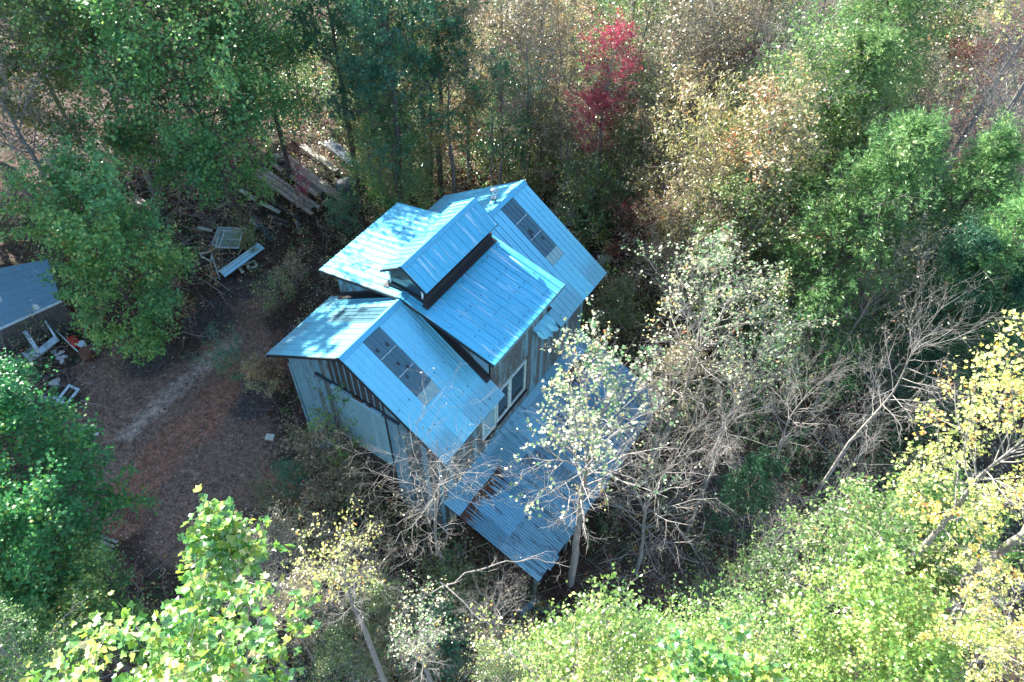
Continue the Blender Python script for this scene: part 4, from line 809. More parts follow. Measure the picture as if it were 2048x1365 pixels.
t = thing('fuel_can', 'red plastic fuel can tipped over beside white buckets', 'can', P_(149, 686, .3)); MB().tube([(-.28, 0, 0), (-.24, 0, 0), (.22, 0, 0), (.28, 0, 0)], [.12, .2, .2, .12], 10).obj('body', M_RED, t, True); MB().tube([(.28, 0, .02), (.42, 0, .06)], .035, 8).obj('spout', M_RED, t); MB().beam((-.1, 0, .24), (.1, 0, .24), .03, .04).obj('handle', M_RED, t); t.rotation_euler = (0, .15, -.15); t.scale = (1.3,) * 3
for px, py, lab in ((166, 694, 'white plastic tub right of the red fuel can'), (173, 704, 'small white tub below the one by the fuel can')):
    t = thing('tub', lab, 'tub', P_(px, py, .02)); mb = MB().tube([(0, 0, 0), (0, 0, .28)], [.15, .19], 12); mb.obj('bucket', M_CREAM, t, True); MB().tube([(0, 0, .26), (0, 0, .30)], [.2, .2], 12).obj('rim', M_WHITE, t)
t = thing('rusty_drum', 'rusty brown drum beside the shed junk', 'drum', P_(178, 716, 0)); MB().tube([(0, 0, 0), (0, 0, .55)], [.32, .32], 14).obj('body', M_RUSTY, t, True); MB().tube([(0, 0, .54), (0, 0, .57)], [.34, .34], 14).obj('lid', M_RUST, t)
t = thing('round_pot', 'grey round pot at the edge of the maple shade', 'pot', P_(190, 704, 0)); MB().tube([(0, 0, 0), (0, 0, .35), (0, 0, .38)], [.2, .28, .28], 12).obj('pot', M_TARP, t, True); MB().tube([(0, 0, .36), (0, 0, .40)], [.25, .25], 12).obj('soil', M_PLANKD, t)
def rock(name, label, px, py, s, mat, cat='rock', z=0., seed=0, flatn=.5, group=None):
    c = P_(px, py, z + s * .2); r = np.random.default_rng(seed + int(px)); bm = MB(); n1, n2 = 6, 9; 
    for i in range(n1 + 1):
        for j in range(n2):
            th = PI * i / n1; ph = 2 * PI * j / n2; k = s * (1 + .28 * r.normal() * math.sin(th)); bm.V.append((k * math.sin(th) * math.cos(ph), .8 * k * math.sin(th) * math.sin(ph), flatn * s * math.cos(th)))
    for i in range(n1):
        for j in range(n2): bm.F.append((i * n2 + j, (i + 1) * n2 + j, (i + 1) * n2 + (j + 1) % n2, i * n2 + (j + 1) % n2))
    o = bm.obj(name, mat); o.location = c; o.rotation_euler = (0, 0, float(r.uniform(0, 6))); return tag(o, label, cat, group)
for k, (px, py) in enumerate(((108, 703), (114, 710), (122, 706), (119, 716), (128, 714), (124, 722))): rock('stone', 'pale lump by the open frame, ' + ('leftmost of the heap', 'second from the left of the heap', 'uppermost of the heap', 'in the middle of the heap', 'rightmost of the heap', 'lowest of the heap')[k], px, py, .16, M_STONE, 'stone', seed=k, group='pale lumps heaped by the open frame')
for k, (px, py) in enumerate(((108, 795), (116, 806), (122, 818), (112, 812))): rock('stone', 'whitish rubble lump under the lone window frame, ' + ('topmost one', 'second from the top', 'lowest one', 'third from the top')[k], px, py, .15, M_STONE, 'stone', seed=k, group='whitish lumps under the window frame')
rock('crumpled_paper', 'crumpled whitish paper above the lone window frame', 110, 765, .28, M_STONE, 'paper', seed=3)
sash(136, 790, .3, .62, 1.0, .25, 'empty white window frame tipped on the rubble beside the yard', (.1, .2), pane=None, mun=False, fr=.12); sash(104, 800, .15, .35, 1.2, -1.05, 'narrow pale frame lying left of the empty window frame', (0, 0), pane=None, mun=False)
def block(name, label, px, py, d, rz, mat, cat):
    t = MB().box((0, 0, 0), d).obj(name, mat, bev=.015); t.location = P_(px, py, d[2] / 2 + .01); t.rotation_euler = (.03, .02, rz); return tag(t, label, cat)
block('concrete_block', 'pale rectangular block lying on the clay near the barn door', 540, 875, (.42, .32, .14), .5, M_CREAM, 'block')
block('flat_stone', 'long pale flat stone at the yard edge', 170, 855, (.42, .16, .06), -1.0, M_STONE, 'stone'); block('flat_stone', 'small rounded pale stone right of the long one', 191, 869, (.3, .18, .06), .9, M_STONE, 'stone'); block('flat_stone', 'pale stone slab touching the maple leaves', 143, 877, (.4, .16, .06), .1, M_STONE, 'stone')
t = thing('pallet', 'broken wooden pallet at the dark edge of the yard', 'pallet', P_(197, 1098, .08))
for i in range(6): o = MB().box((0, (i - 2.5) * .2, .05), (1.2, .12, .025)).obj('slat', M_PLANK, t); o.rotation_euler = (0, 0, random.Random(i).uniform(-.05, .05))
for x in (-.5, 0, .5): MB().box((x, 0, 0), (.08, 1.2, .07)).obj('bearer', M_PLANKD, t)
t.rotation_euler = (0, .1, .3)
plankthing('loose_board', 'grey board lying in weeds left of the barn front corner', P_(497, 741, .12), P_(548, 700, .12), .2, .05, M_PLANK); plankthing('loose_board', 'second board beside it nearest the barn corner', P_(490, 730, .1), P_(535, 697, .14), .15, .05, M_PLANK)
plankthing('fallen_board', 'grey-blue board fallen on the ground off the lean-to corner', P_(1040, 1228, .1), P_(1075, 1198, .1), .28, .05, M_LEANU, 'board'); plankthing('white_stake', 'narrow white stake lying among the leaves below the barn', P_(940, 1262, .2), P_(956, 1238, .3), .10, .06, M_WHITE, 'stake')
plankthing('white_stake', 'lower bluish stake among dark leaves under the dead branch', P_(912, 1330, .1), P_(920, 1308, .2), .12, .06, M_BWHITE, 'stake')
rock('boulder', 'pale grey boulder half under vines right of the barn roof peak', 1135, 432, .95, M_STONE, 'boulder', seed=2, flatn=.7); rock('boulder', 'upright light boulder in the vines behind the barn', 1212, 385, .6, M_STONE, 'boulder', seed=5, flatn=1.2)
rock('boulder', 'broken pale stone showing past the right eave of the barn', 1207, 520, .5, M_STONE, 'boulder', seed=9, flatn=.6)
t = thing('car_wreck', 'dark rounded wreck glimpsed between thin trees at the top', 'wreck', P_(1020, 62, 0)); MB().box((0, 0, .55), (3.6, 1.6, .6)).obj('body', M_DKMET, t, bev=.15); MB().box((-.2, 0, 1.05), (1.8, 1.4, .45)).obj('cabin', M_GLASS, t, bev=.12)
for sx in (-1.2, 1.2):
    for sy in (-.8, .8): MB().tube([(sx, sy - .1, .32), (sx, sy + .1, .32)], .32, 12).obj('wheel', M_RUBBER, t)
for k, (px, py, a, b) in enumerate(((945, 118, .4, 1.6), (968, 133, 1.2, 1.3), (950, 148, -.3, 1.8), (925, 124, .9, 1.2))):
    o = MB().box((0, 0, 0), (b, .6, .04)).obj('scrap_sheet', M_WHITE if k % 2 else M_DKMET); o.location = P_(px, py, .3 + .1 * k); o.rotation_euler = (.25, .1 * k, a)
    tag(o, ('pale bent sheet on the scrap heap between trees behind the barn', 'white folded sheet in the middle of the far scrap heap', 'long dark sheet at the foot of the far scrap heap', 'small white sheet left of the far scrap heap')[k], 'scrap')
o = rock('blue_drum', 'bluish bag lying under the red tree', 1183, 318, .35, M_SHED, 'bag', seed=1)
# brush pile of dead branches
r = np.random.default_rng(77)
def brush(label, pix, n, sd, ln=(1.2, 4.), rad=(.012, .04), zmax=1.2, bark='twig'):
    C = np.array([gnd(*pix[i % len(pix)]) for i in range(n)]) + r.normal(size=(n, 3)) * np.array([sd, sd, 0]); C[:, 2] = hgt(C[:, 0], C[:, 1]) + r.uniform(.05, zmax, n); a = r.uniform(0, 6.28, n)
    L = r.uniform(*ln, n); P1 = grow(C, np.stack([np.cos(a), np.sin(a), r.normal(size=n) * .18 - .03], -1), L, 6, .13, -.01, r); P1[..., 2] = np.maximum(P1[..., 2], hgt(P1[..., 0], P1[..., 1]) + .03)
    R1 = r.uniform(*rad, n)[:, None] * np.linspace(1, .3, 7); p2, d2, r2, l2, t2 = spawn(P1, R1, L, 5, .25, 1, .4, 1., r); P2 = grow(p2, d2, l2 * .35, 3, .15, 0, r); P2[..., 2] = np.maximum(P2[..., 2], hgt(P2[..., 0], P2[..., 1]) + .03)
    o = link('brush_pile', tubes('brush_pile', [(P1, R1, 5), (P2, np.clip(r2 * .5, .005, .02)[:, None] * np.linspace(1, .4, 4), 3)], BARK[bark])); return tag(o, label, kind='stuff')
brush('heap of bare dead branches on the bank left of the scrap yard', [(180, 320), (240, 350), (300, 370), (330, 340), (150, 280), (380, 400)], 130, 1.6)
brush('tangled dead sticks around the stacked window sashes', [(400, 480), (370, 450), (430, 400), (480, 410), (380, 540), (350, 420)], 130, 1.2, (.5, 2.0), (.008, .025), .4)
brush('dead branches tangled below the barn corner', [(800, 1220), (900, 1250), (700, 1250), (1000, 1220), (1100, 1230), (1250, 1200)], 60, 1.6, (1., 3.), (.008, .03), 1.0)
brush('dead sticks littering the ground beside the small shed', [(60, 760), (100, 740), (40, 800), (150, 760)], 60, 1.0, (.6, 2.), (.006, .02), .5)
brush('bare fallen branches on the dark slope right of the lean-to', [(1350, 1050), (1400, 950), (1500, 1050), (1300, 1150), (1600, 1000)], 90, 2.2, (1.2, 3.5), (.008, .03), 1.6)
plankthing('scrap_board', 'weathered broken panel leaning on the dead branch heap', P_(240, 432, .25), P_(285, 398, .6), .8, .05, M_PLANK, 'panel', n=4, part='plank'); plankthing('scrap_board', 'grey board half buried right of the broken panel', P_(290, 420, .3), P_(322, 438, .2), .6, .05, M_PLANKD, 'board', n=2, part='plank')

# ------------------------------------------------------------------ trees
g = 'trees of the forest around the barn'
# left side, mostly in shade
put('oak0', 395, 185, 200, 9, 'green', 'largest green oak-like tree spreading above the brush pile')
put('oak1', 190, 110, 160, 10, 'green', 'broad green tree left of the largest one, pale limb showing through')
put('oak1', 50, 60, 150, 8, 'olive', 'mixed green tree cut off by the upper left corner')
put('oak0', 505, 50, 140, 10.5, 'green', 'green tree at the top beside the dark conifer gap')
put('sparse0', 40, 270, 120, 8, 'brown', 'thin greyish tree on the bank at the far left edge')
put('sweet0', 330, 30, 120, 9, 'olive', 'dull green tree at the top between the two broad green ones')
put('maple0', 235, 550, 150, 5.0, 'green', 'wide green maple at the yard edge in front of the shed')
put('shrub0', 150, 440, 60, 1.8, 'lime', 'pale leafy bush under the big trunk at left', 'shrub')
put('maple0', 55, 960, 185, 9, 'maple', 'bright green maple on the left edge with a few orange leaves')
put('maple0', 30, 1140, 195, 9.5, 'maple', 'green maple below it, cut off by the left edge')
put('maple0', 170, 1260, 150, 7, 'green', 'dark green maple low in shade behind the tulip tree leaves')
put('sweet0', 30, 1330, 130, 12, 'green', 'green tree in the lower left corner')
# centre top, dark pines and mixed shade
put('pine0', 660, 40, 110, 11, 'pine', 'soft dark pine at the top edge right of the green oak')
put('pine0', 760, 80, 130, 12, 'pine', 'hazy blue-green pine, tallest of the dark group at the top')
put('pine0', 860, 60, 110, 11, 'pine', 'dark pine nearest the bare grey trunks at the top')
put('long1', 740, 215, 85, 6.5, 'olive', 'olive and rust coloured tree behind the covered grill')
put('long1', 840, 160, 95, 8, 'orange', 'rust-tinted tree with a straight dark trunk behind the barn')
put('sweet0', 800, 260, 95, 6, 'green', 'green tree in shade between grill and barn roof')
put('sparse1', 900, 210, 80, 7, 'olive', 'thin olive tree left of the teal sapling')
put('long1', 930, 110, 80, 9, 'brown', 'brownish thin tree behind the scrap heap')
put('sweet0', 790, 355, 72, 3.0, 'green', 'rounded green bushy tree beside the left eave of the raised roof')
put('sweet0', 720, 235, 60, 4, 'green', 'small green tree above the steel sheet stack')
put('long0', 1000, 250, 60, 5.5, 'teal', 'slim teal-green sapling rising behind the stove pipe')
put('sparse1', 1050, 160, 85, 8, 'brown', 'tall thin grey-brown tree with bare stem at top centre')
put('sparse0', 1000, 50, 95, 9, 'brown', 'reddish-brown sparse tree at the top edge, left of centre')
put('bare0', 1090, 210, 75, 6, 'brown', 'bare grey tree with forked limbs left of the red tree')
put('sparse1', 1090, 60, 90, 9, 'orange', 'thin orange-brown tree at the top left of the red tree')
# right top, sunlit
put('long0', 1215, 185, 56, 8.5, 'red', 'bright crimson tree standing behind the barn')
put('long0', 1190, 265, 40, 6, 'red', 'lower crimson crown at the left foot of the red tree')
put('sparse1', 1290, 90, 90, 9, 'olive', 'yellowish-brown tree right of the red tree at the top')
put('sparse1', 1340, 190, 95, 8, 'brown', 'sunlit grey-brown tree right of the red tree')
put('sparse0', 1420, 60, 100, 10, 'brown', 'sparse brown tree at the top edge, right of centre')
put('sparse1', 1500, 110, 90, 9, 'brown', 'sparse dry tree with maroon leaves beside the bare white stems')
put('bare1', 1565, 150, 110, 10.5, 'brown', 'bare pale tree leaning beside the light green cedar')
put('sparse0', 1400, 220, 80, 6.5, 'brown', 'low dry tree above the bright yellow-green bush')
put('sparse1', 1260, 290, 75, 4.5, 'olive', 'low mixed tree in shade below the red tree')
put('long1', 1465, 285, 58, 7, 'lime', 'bright yellow-green small crown above the orange tree')
put('long1', 1400, 400, 95, 6.5, 'orange', 'orange-tipped tree lit by the sun right of the barn peak')
put('sweet0', 1560, 350, 100, 8, 'lime', 'pale yellow-green tree left of the middle cedar')
put('sweet0', 1500, 440, 100, 7, 'orange', 'pale sunlit mixed tree right of the orange one')
put('cedar0', 1730, 130, 150, 12, 'cedar', 'tall light green cedar at the top right')
put('cedar1', 1665, 290, 125, 9.5, 'cedar', 'yellowish-green cedar below the tallest cedar')
put('sparse1', 1790, 290, 80, 7.5, 'brown', 'dry red-brown tree right of the yellowish cedar')
put('sweet0', 1850, 60, 110, 10, 'olive', 'olive and rust tree at the top right')
put('long0', 1880, 190, 45, 8, 'dusky', 'dark red crown tucked between olive tree and white branches')
put('tulip1', 2010, 140, 110, 10, 'yellow', 'pale yellow sparse tree in the upper right corner')
put('bare0', 1975, 300, 135, 10, 'brown', 'bare white tree leaning in from the right edge')
put('bare1', 1850, 330, 70, 6, 'brown', 'small bare grey tree left of the leaning white one')
put('cedar0', 1700, 530, 150, 8, 'cedar', 'big bushy cedar in the middle of the right side')
put('cedar1', 1560, 500, 95, 6, 'cedar', 'shorter cedar left of the big bushy one')
put('cedar1', 1900, 460, 120, 8, 'cedar', 'cedar with bright tip right of the big bushy one')
put('cedar0', 1990, 560, 130, 8, 'cedar', 'bluish-green cedar on the right edge')
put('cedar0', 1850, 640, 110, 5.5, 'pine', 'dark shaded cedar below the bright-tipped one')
put('long1', 1370, 510, 85, 4.0, 'brown', 'brownish drooping tree behind the tall tulip tree')
put('sweet0', 1450, 560, 90, 4, 'olive', 'olive bush crown between tulip tree and cedars')
put('sparse0', 2020, 420, 90, 7, 'olive', 'thin mixed tree on the right edge between bare tree and cedar')
for px, py, kd, rp, z, mt, lab in [(960, 20, 'sparse1', 75, 7, 'brown', 'brown thin tree at the top edge left of the wreck'), (1150, 20, 'sparse0', 70, 6, 'orange', 'rusty sparse tree at the top edge above the crimson tree'), (1265, 25, 'sweet0', 75, 5, 'lime', 'yellow-green tree at the top edge right of the crimson tree'), (1350, 20, 'sparse1', 80, 7, 'brown', 'dry pale tree at the top edge, second right of the crimson one'), (1100, 130, 'sparse1', 60, 4.5, 'orange', 'orange-brown tree between bare grey forks and top edge'), (1010, 170, 'long1', 60, 4, 'olive', 'low olive tree above the teal sapling'), (1310, 180, 'sparse0', 75, 5, 'olive', 'olive sparse tree touching the right side of the crimson tree'), (1460, 170, 'sparse1', 75, 6, 'brown', 'tan tree left of the leaning pale stems'), (1500, 30, 'sparse0', 80, 7, 'dusky', 'maroon-tinged tree at the top edge left of the pale stems'), (1630, 50, 'sweet0', 80, 7, 'lime', 'pale green tree at the top between pale stems and cedar'), (1920, 20, 'sparse1', 80, 8, 'orange', 'orange-tinged tree at the top edge near the right corner'), (1960, 90, 'sparse0', 60, 4, 'brown', 'pale brown tree under the upper right corner'), (1380, 120, 'long1', 70, 6, 'brown', 'drooping tan tree in the middle of the upper right wood'), (1240, 370, 'sweet0', 60, 2.5, 'olive', 'low dark bushy tree right of the barn roof peak'), (1340, 320, 'sparse1', 75, 4, 'brown', 'dry low tree under the orange-tipped one'), (1440, 230, 'sparse1', 75, 4.5, 'dusky', 'reddish low tree behind the small yellow-green crown'), (1610, 230, 'sparse0', 70, 5, 'olive', 'grey-green tree between pale stems and yellowish cedar'), (1790, 200, 'sweet0', 70, 6, 'olive', 'green tree wedged right of the tallest cedar'), (1950, 220, 'sparse1', 70, 2.5, 'dusky', 'maroon shrubby tree behind the thick white leaning trunk'), (1060, 300, 'sweet0', 55, 3, 'olive', 'low green tree between sapling and bare forks'), (930, 180, 'long1', 60, 4.5, 'orange', 'small rusty tree right of the scrap heap'), (1130, 330, 'sparse1', 55, 3, 'brown', 'low brown tree just behind the roof peak')]:
    put(kd, px, py, rp, z, mt, lab, group='mixed autumn trees filling the wooded slope')
for px, py, rp, z, lab in ((1520, 90, 95, 10, 'bare grey-white tree at the top beside the pale leaning stems'), (1900, 300, 90, 9, 'bare twiggy tree between maroon foliage and the white leaning trunk'), (2030, 220, 110, 12, 'bare white tree crossing the right edge near the top corner'), (1110, 120, 75, 8, 'bare forked tree reaching up left of the crimson crown'), (1060, 220, 70, 6, 'bare twiggy tree behind the teal sapling'), (1390, 170, 80, 7.5, 'leafless grey tree in the gap right of the crimson crown'), (1330, 260, 70, 5, 'small leafless tree below the sunlit grey-brown tree')):
    put('bare0' if px % 20 else 'bare1', px, py, rp, z, 'brown', lab)
# centre right: tulip trees and bare trees over the lean-to
put('tulip0', 1375, 700, 105, 8.0, 'tulip', 'tall tulip tree with pale top leaves right of the barn', tilt=(.02, -.03))
put('tulip1', 1480, 800, 100, 6.5, 'tulip', 'sparse tulip tree right of the tall one, yellow leaf tips')
put('tulip0', 1185, 920, 150, 9, 'tulip', 'tulip tree with bare white branches rising over the lean-to roof')
put('bare0', 1320, 1000, 150, 5, 'brown', 'spreading bare tree right of the lean-to corner')
put('bare1', 1450, 880, 110, 6, 'brown', 'grey bare tree behind the spreading one, thin straight trunk')
put('bare1', 870, 1010, 165, 7, None, 'leafless white tree in front of the barn corner')
put('bare0', 1780, 760, 130, 7, None, 'wide leafless tree under the cedars at right')
put('bare1', 1690, 950, 100, 7.5, None, 'pale leafless tree left of the yellow tulip tree')
put('tulip1', 1735, 620, 80, 6, 'orange', 'thin tree with red-tinged leaves in front of the cedars')
put('bare0', 1600, 830, 100, 4.5, None, 'low tangled bare tree in the dark hollow at right')
put('sparse0', 1340, 790, 80, 5, 'brown', 'thin brown tree behind the lean-to tulip tree')
put('pine0', 1500, 990, 90, 2.6, 'pine', 'young dark pine in the shadow below the bare trees')
# foreground, high crowns
put('tulipfull', 1960, 970, 190, 16, 'yellow', 'big sunlit yellow tulip tree at the lower right')
put('tulipfull', 2010, 1270, 150, 17, 'yellow', 'yellow tree in the lower right corner')
put('sweet0', 1650, 1190, 160, 8, 'lime', 'light green sunlit tree left of the yellow tulip tree')
put('maple0', 1790, 1150, 150, 8.5, 'lime', 'light green maple touching the yellow tulip tree')
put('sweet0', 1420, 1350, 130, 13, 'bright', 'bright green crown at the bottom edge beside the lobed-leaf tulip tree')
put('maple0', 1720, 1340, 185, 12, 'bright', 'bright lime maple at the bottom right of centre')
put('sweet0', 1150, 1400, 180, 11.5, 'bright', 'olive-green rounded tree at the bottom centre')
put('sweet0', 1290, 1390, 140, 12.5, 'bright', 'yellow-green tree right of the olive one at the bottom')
put('shrub2', 1480, 1170, 70, 2.2, 'olive', 'slender pale leafed shrub in the dark gap at right', 'shrub')
put('tulip1', 700, 1180, 100, 12, 'yellow', 'small yellow-leafed tulip tree below the barn corner')
put('tulip1', 850, 1300, 90, 8, 'tulip', 'sparse tulip sapling at the bottom left of centre')
# shrubs and saplings about the barn
for k, px, py, rp, z, mt, lab in (('shrub2', 690, 870, 72, 4.0, 'green', 'leafy sapling against the barn sliding door'), ('shrub0', 650, 930, 75, 2.0, 'brown', 'brown and cream leaved bush at the barn front'), ('shrub0', 700, 990, 60, 1.4, 'brown', 'dying bush below the sapling at the barn front'),
      ('shrub2', 555, 745, 48, 1.5, 'dusky', 'red-leaved sumac at the barn front left corner'), ('shrub0', 530, 760, 40, 1.2, 'orange', 'orange and green bush left of the sumac'), ('shrub2', 465, 725, 45, 1.2, 'teal', 'dark green fronded bush on the yard left of the barn'),
      ('shrub0', 590, 970, 40, .9, 'teal', 'small teal bush alone on the clay in front of the barn'), ('shrub1', 560, 600, 45, .9, 'lime', 'straggly light green weeds bush along the barn left wall'), ('shrub1', 590, 560, 40, .9, 'brown', 'dry bush under the raised roof left eave'),
      ('shrub0', 690, 440, 30, .8, 'teal', 'small green bush below the covered grill'), ('shrub0', 1260, 480, 50, 1.4, 'dusky', 'crimson bush right of the barn back corner'), ('shrub0', 930, 300, 55, 1.6, 'dusky', 'dull red bush behind the barn left of the stove pipe'),
      ('shrub0', 1180, 430, 60, 1.4, 'olive', 'dark vine-covered bush beside the pale boulder'), ('shrub1', 1300, 560, 60, 1.4, 'brown', 'dry thicket bush at the right of the barn'), ('shrub0', 1230, 640, 45, .6, 'olive', 'dark bush just right of the lean-to back corner'),
      ('shrub2', 605, 370, 20, 1.5, 'red', 'crimson creeper growing up through the plank deck'), ('shrub0', 1010, 330, 60, 1.6, 'olive', 'olive bush behind the stove pipe'), ('shrub0', 1110, 330, 60, 1.6, 'olive', 'dark olive bush behind the roof peak'),
      ('shrub1', 620, 1080, 70, 1.2, 'brown', 'dry brown bush on the bank below the clay yard'), ('shrub0', 900, 1190, 70, .6, 'olive', 'mixed bush below the leafless white tree'), ('shrub0', 790, 1330, 90, 1.0, 'brown', 'brown creeper bush at the bottom left of centre'), ('shrub0', 980, 1310, 80, .6, 'brown', 'dry brown bush left of the olive tree'),
      ('shrub0', 880, 1290, 80, .6, 'teal', 'dark green fern-like bush under the dead branches'), ('shrub2', 540, 1010, 35, .7, 'olive', 'thin weed clump on the clay below the teal bush'), ('shrub1', 1400, 1230, 80, .5, 'olive', 'dry vine bush in the dark gap at the bottom'), ('shrub1', 1560, 1210, 60, .5, 'brown', 'pale dry bush right of the slender shrub'),
      ('shrub2', 500, 480, 32, 1.0, 'olive', 'light weed clump beside the end of the blue sheet'), ('shrub0', 860, 330, 50, 1.5, 'brown', 'brown bush at the foot of the straight dark trunk')):
    put(k, px, py, rp, z, mt, lab, 'shrub')
for k, px, py, rp, z, mt, lab in (('sweet0', 1330, 380, 80, 4, 'orange', 'rusty tree between red bush and orange-tipped tree'), ('sweet0', 1640, 420, 90, 6, 'lime', 'pale sunlit tree wedged between the cedars and the orange tree'), ('sweet0', 1580, 620, 90, 4, 'olive', 'olive tree below the shorter cedar'), ('cedar1', 1790, 430, 95, 7, 'cedar', 'pointed cedar between the big bushy one and the yellowish one'),
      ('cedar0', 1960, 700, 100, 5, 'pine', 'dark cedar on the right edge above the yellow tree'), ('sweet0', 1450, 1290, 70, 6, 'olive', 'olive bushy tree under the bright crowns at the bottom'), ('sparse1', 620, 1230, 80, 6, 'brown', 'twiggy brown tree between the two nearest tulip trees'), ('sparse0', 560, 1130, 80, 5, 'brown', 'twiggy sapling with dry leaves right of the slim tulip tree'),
      ('sweet0', 560, 60, 75, 6, 'olive', 'green tree filling the gap at the top left of the pines'), ('sparse1', 760, 1230, 70, 3, 'olive', 'dull thin tree left of the dead arching branch'), ('sparse1', 690, 1330, 80, 3.5, 'olive', 'dull olive thin tree at the bottom left of centre'), ('bare1', 760, 1170, 90, 4.5, 'brown', 'bare twiggy tree on the bank between barn corner and yellow sapling'), ('bare0', 1000, 1230, 95, 3.5, 'brown', 'low bare tree in the shade below the lean-to corner'), ('bare1', 560, 1200, 80, 7, 'brown', 'bare twiggy tree right of the slim tulip tree'), ('bare0', 1560, 1090, 90, 3, 'brown', 'bare tangled tree in the dark hollow above the light green tree'),
      ('sparse1', 1010, 1360, 80, 5, 'olive', 'dull olive thin tree left of the olive tree at the bottom')):
    put(k, px, py, rp, z, mt, lab)
# dead branch arching across the foreground, big leaning trunks
def limb(name, label, pix, r0, r1, bark, cat='branch', seed=5, sub=10, group=None, sl=1.2):
    pts = np.array([unz(px, py, z) for px, py, z in pix]); k = []
    for a, b in zip(pts[:-1], pts[1:]): k += [a + (b - a) * t for t in np.linspace(0, 1, 6)[:-1]]
    k.append(pts[-1]); k = np.array(k); r = np.random.default_rng(seed); k[1:-1] += r.normal(size=(len(k) - 2, 3)) * .04; o = k[0].copy(); k = k - o
    R = np.linspace(r0, r1, len(k))[None]; t = empty(name, tuple(o), 0, label, cat, group); link('stem', tubes('stem', [(k[None], R, 8)], BARK[bark]), t)
    L = np.array([np.linalg.norm(k[-1] - k[0])]); p2, d2, r2, l2, t2 = spawn(k[None], R, L, sub, .15, 1, .4, 1.1, r); ln = sl * r.uniform(.4, 1.2, sub); P2 = grow(p2, d2, ln, 5, .2, .03, r); R2 = np.minimum(r2 * .6, .03)[:, None] * np.linspace(1, .3, 6)
    p3, d3, r3, l3, t3 = spawn(P2, R2, ln, 5, .2, 1, .4, 1., r); P3 = grow(p3, d3, l3 * .45, 3, .2, .03, r); link('twigs', tubes('twigs', [(P2, R2, 5), (P3, np.clip(r3 * .6, .004, .012)[:, None] * np.linspace(1, .4, 4), 3)], BARK[bark]), t); return t
limb('dead_branch', 'long dead branch arching over the ground below the lean-to', [(820, 1210, 3.), (930, 1150, 5.0), (1000, 1125, 5.4), (1080, 1120, 5.2), (1140, 1135, 4.8)], .032, .015, 'pale', sub=8)
limb('dead_branch', 'drooping dead branch ending low at bottom centre', [(880, 1165, 5.), (960, 1240, 4.6), (1005, 1270, 4.2), (1015, 1320, 3.4), (1022, 1380, 2.8)], .03, .015, 'pale', sub=8, seed=6)
limb('leaning_tree', 'thick grey trunk leaning at the left edge above the bushy maple', [(-30, 320, 2.), (20, 340, 1.6), (60, 385, .6), (105, 440, .0)], .22, .34, 'brown', 'trunk', sub=2, seed=8)
limb('thin_dead_tree', 'thin grey leafless trunk slanting at the left edge by the yard', [(70, 812, 0), (30, 760, 2.2), (-20, 700, 4.4), (-60, 650, 6)], .13, .06, 'grey', 'trunk', sub=12, seed=9, sl=2.2)
limb('white_limb', 'thick white forked limb among the yellow leaves at the right edge', [(1900, 1210, 10.), (1945, 1150, 12.5), (1990, 1110, 14.), (2060, 1060, 16)], .16, .09, 'pale', 'limb', sub=14, seed=10, sl=2.)
limb('white_limb', 'slanting white limb in the lower right corner', [(1870, 1250, 11.), (1950, 1225, 12.), (2060, 1165, 13.5)], .07, .11, 'pale', 'limb', sub=8, seed=11)
limb('thin_tree', 'straight thin grey trunk reaching the top edge left of the red tree', [(1040, 235, 0.5), (1040, 150, 4.5), (1041, 60, 9), (1042, -20, 13)], .09, .05, 'grey', 'trunk', sub=8, seed=12, sl=1.5)
limb('thin_tree', 'straight dark thin trunk between grill and stove pipe', [(862, 385, 0.2), (862, 300, 4.), (860, 220, 7.5), (860, 150, 10)], .10, .05, 'brown', 'trunk', sub=6, seed=13, sl=1.)
limb('thin_tree', 'thin grey stem rising just behind the stove pipe', [(984, 365, 1.5), (984, 300, 4.5), (985, 250, 6.5)], .06, .03, 'grey', 'trunk', sub=6, seed=14, sl=.8)
limb('leaning_tree', 'pale leaning trunk pair in the sunlit upper right gap', [(1520, 275, 1.), (1545, 215, 4.5), (1575, 130, 9), (1600, 40, 13)], .16, .05, 'pale', 'trunk', sub=16, seed=15, sl=2.2)
limb('leaning_tree', 'thick white trunk leaning up toward the right edge', [(1905, 400, 1.), (1945, 330, 4.5), (2000, 240, 9), (2060, 150, 13)], .2, .07, 'pale', 'trunk', sub=18, seed=16, sl=2.4)
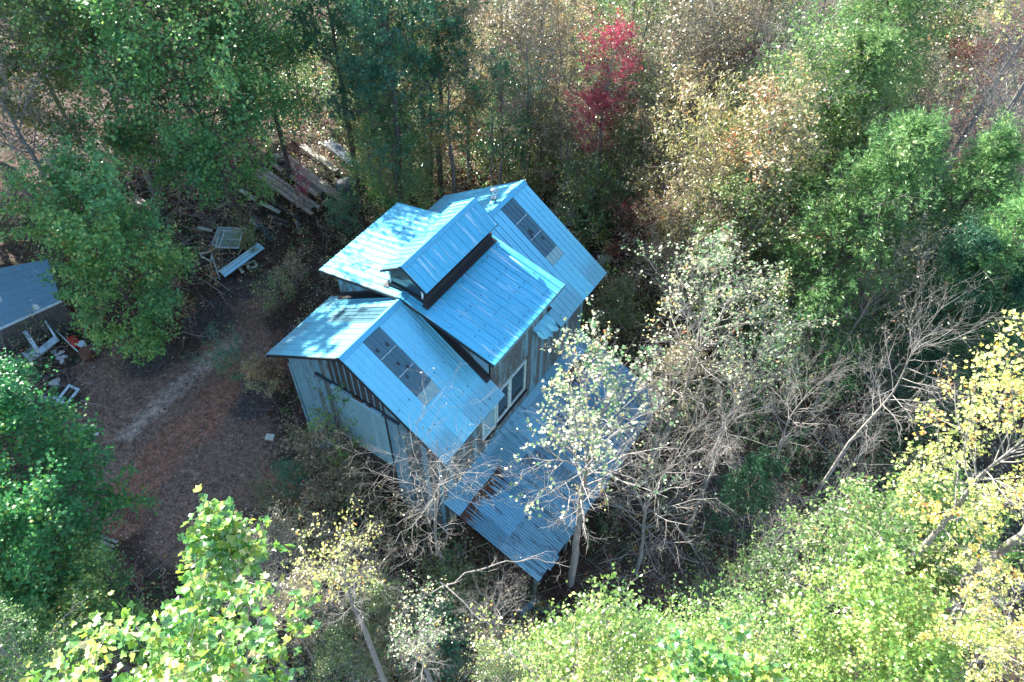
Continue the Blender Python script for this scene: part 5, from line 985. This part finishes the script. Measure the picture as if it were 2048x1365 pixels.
# near tulip trees whose leaves show one by one
def near_tulip(px, py, zc, R, H, seed, label, mat, nshow=300, low=False):
    p = unz(px, py, zc); x, y = p[0], p[1]; z0 = float(hgt(x, y)); r = np.random.default_rng(seed)
    pr = mktree(seed, H, H - 2.6 * R if low else H - 2.2 * R, R, rnd_ if low else oval, 26, 6, 5, 0, r0=.16, bark='brown' if low else 'grey', elow=.2, ehigh=1.2, mat=mat, wob=.14, scat=.1)
    t = empty('tulip_tree', (x, y, z0), 0, label, 'tree'); link('trunk', pr['trunk'], t); link('branches', pr['branches'], t)
    return t, pr, r
def hero(px, py, zc, R, H, seed, label, mat, n, leafmin, ls=.19, nl=30, m2=7, prof=rnd_):
    t, pr, r = near_tulip(px, py, zc, R, H, seed, label, mat)
    pr2 = mktree(seed, H, H - 2.3 * R - (1.6 if nl < 30 else 0), R, prof, nl, m2, 5, n, ls, 'lobed', .1, 1.2, .16, mat, 'grey', leafmin=leafmin, scat=.12, up=1.0)
    t.children[0].data = pr2['trunk']; t.children[1].data = pr2['branches']
    P, N, sz, cl = pr2['pts']; bpy.data.meshes.remove(pr2['crown']) if pr2['crown'].users == 0 else None
    W0 = np.array(t.location); D = np.linalg.norm(P + W0 - CAM, axis=1); rel_ = P + W0 - CAM; zc_ = rel_ @ FW; u = 1024 + FPX * (rel_ @ RT) / zc_; v = 682 - FPX * (rel_ @ UP) / zc_
    vis = (u > 0) & (u < 2048) & (v > 0) & (v < 1365); sc = np.where(vis, sz / D, 0) * (.3 + np.maximum(0, N[:, 2])); idx = np.argsort(-sc)[:300]; V, F = TPL['lobed']; V = np.array(V)
    mats = {}
    for i in idx:
        nn = N[i]; a = nrm(np.cross(nn, r.normal(size=3))); a = nrm(a + np.array([0, 0, -.1])); xx = nrm(np.cross(a, nn)); zz = np.cross(xx, a); me = pmesh('leaf', (V[:, :1] * xx + V[:, 1:2] * a + V[:, 2:] * zz) * sz[i], F, LM[mat]); at = me.attributes.new('rnd', 'FLOAT', 'FACE'); at.data.foreach_set('value', [float(cl[i])] * len(F))
        o = bpy.data.objects.new('leaf', me); COL.objects.link(o); o.parent = t; o.location = tuple(P[i])
    k = np.ones(len(P), bool); k[idx] = False
    o = link('foliage', leafmesh('foliage', P[k], N[k], sz[k], 'lobed', LM[mat], r, cl[k], .1), t); o['kind'] = 'stuff'; return t
hero(360, 1560, 19.5, 2.1, 21.6, 101, 'nearest tulip tree with big green and white leaves at the bottom left', 'tulipgreen', 7.5, .5, .145)
hero(420, 1050, 18.4, .75, 19.5, 102, 'slim tulip tree top with large leaves over the clay yard', 'tulipgreen', 3.6, .942, .17, 26, 5, lambda u: 1.25 - 1.05 * u)
hero(1480, 1420, 19.3, 1.0, 20.5, 103, 'near tulip tree with bright lobed leaves at the bottom right of centre', 'tulipgreen', 6.0, .6, .14)
# tall wood up the sunward slope: its crowns shade the barn
r = np.random.default_rng(55); NT = 30; s = np.linspace(-58, 4, NT) + r.normal(size=NT) * 1.2; off = r.uniform(-5, 5, NT)
cx = -38 + .15 * s - .97 * off * .6; cy = 12 + .97 * s + .24 * off; PTS = []; NRM = []; trk = []
for i in range(NT):
    Ht = r.uniform(26, 33); R = r.uniform(3.2, 4.6); m = 2100; th = r.uniform(0, 6.28, m); u = r.random(m); rad = R * np.sqrt(r.random(m)) * np.sqrt(np.clip(1 - (2 * u - 1) ** 2, .05, 1)); clump = r.normal(size=(60, 3)) * .7
    x = cx[i] + rad * np.cos(th); y = cy[i] + rad * np.sin(th); z = hgt(x, y) + 7 + u * (Ht - 7); p = np.stack([x, y, z], -1); p = np.round(p / 1.7) * 1.7 + r.normal(size=p.shape) * .5; PTS.append(p); trk.append([(cx[i], cy[i], 0), (cx[i] + .5, cy[i], Ht * .6)])
P = np.concatenate(PTS); N = nrm(r.normal(size=P.shape) + np.array([0, 0, .5]))
o = link('distant_wood', leafmesh('distant_wood', P, N, r.uniform(.6, 1.1, len(P)), 'kite', LM['olive'], r)); tag(o, 'tall wood on the slope beyond the upper left', kind='stuff')
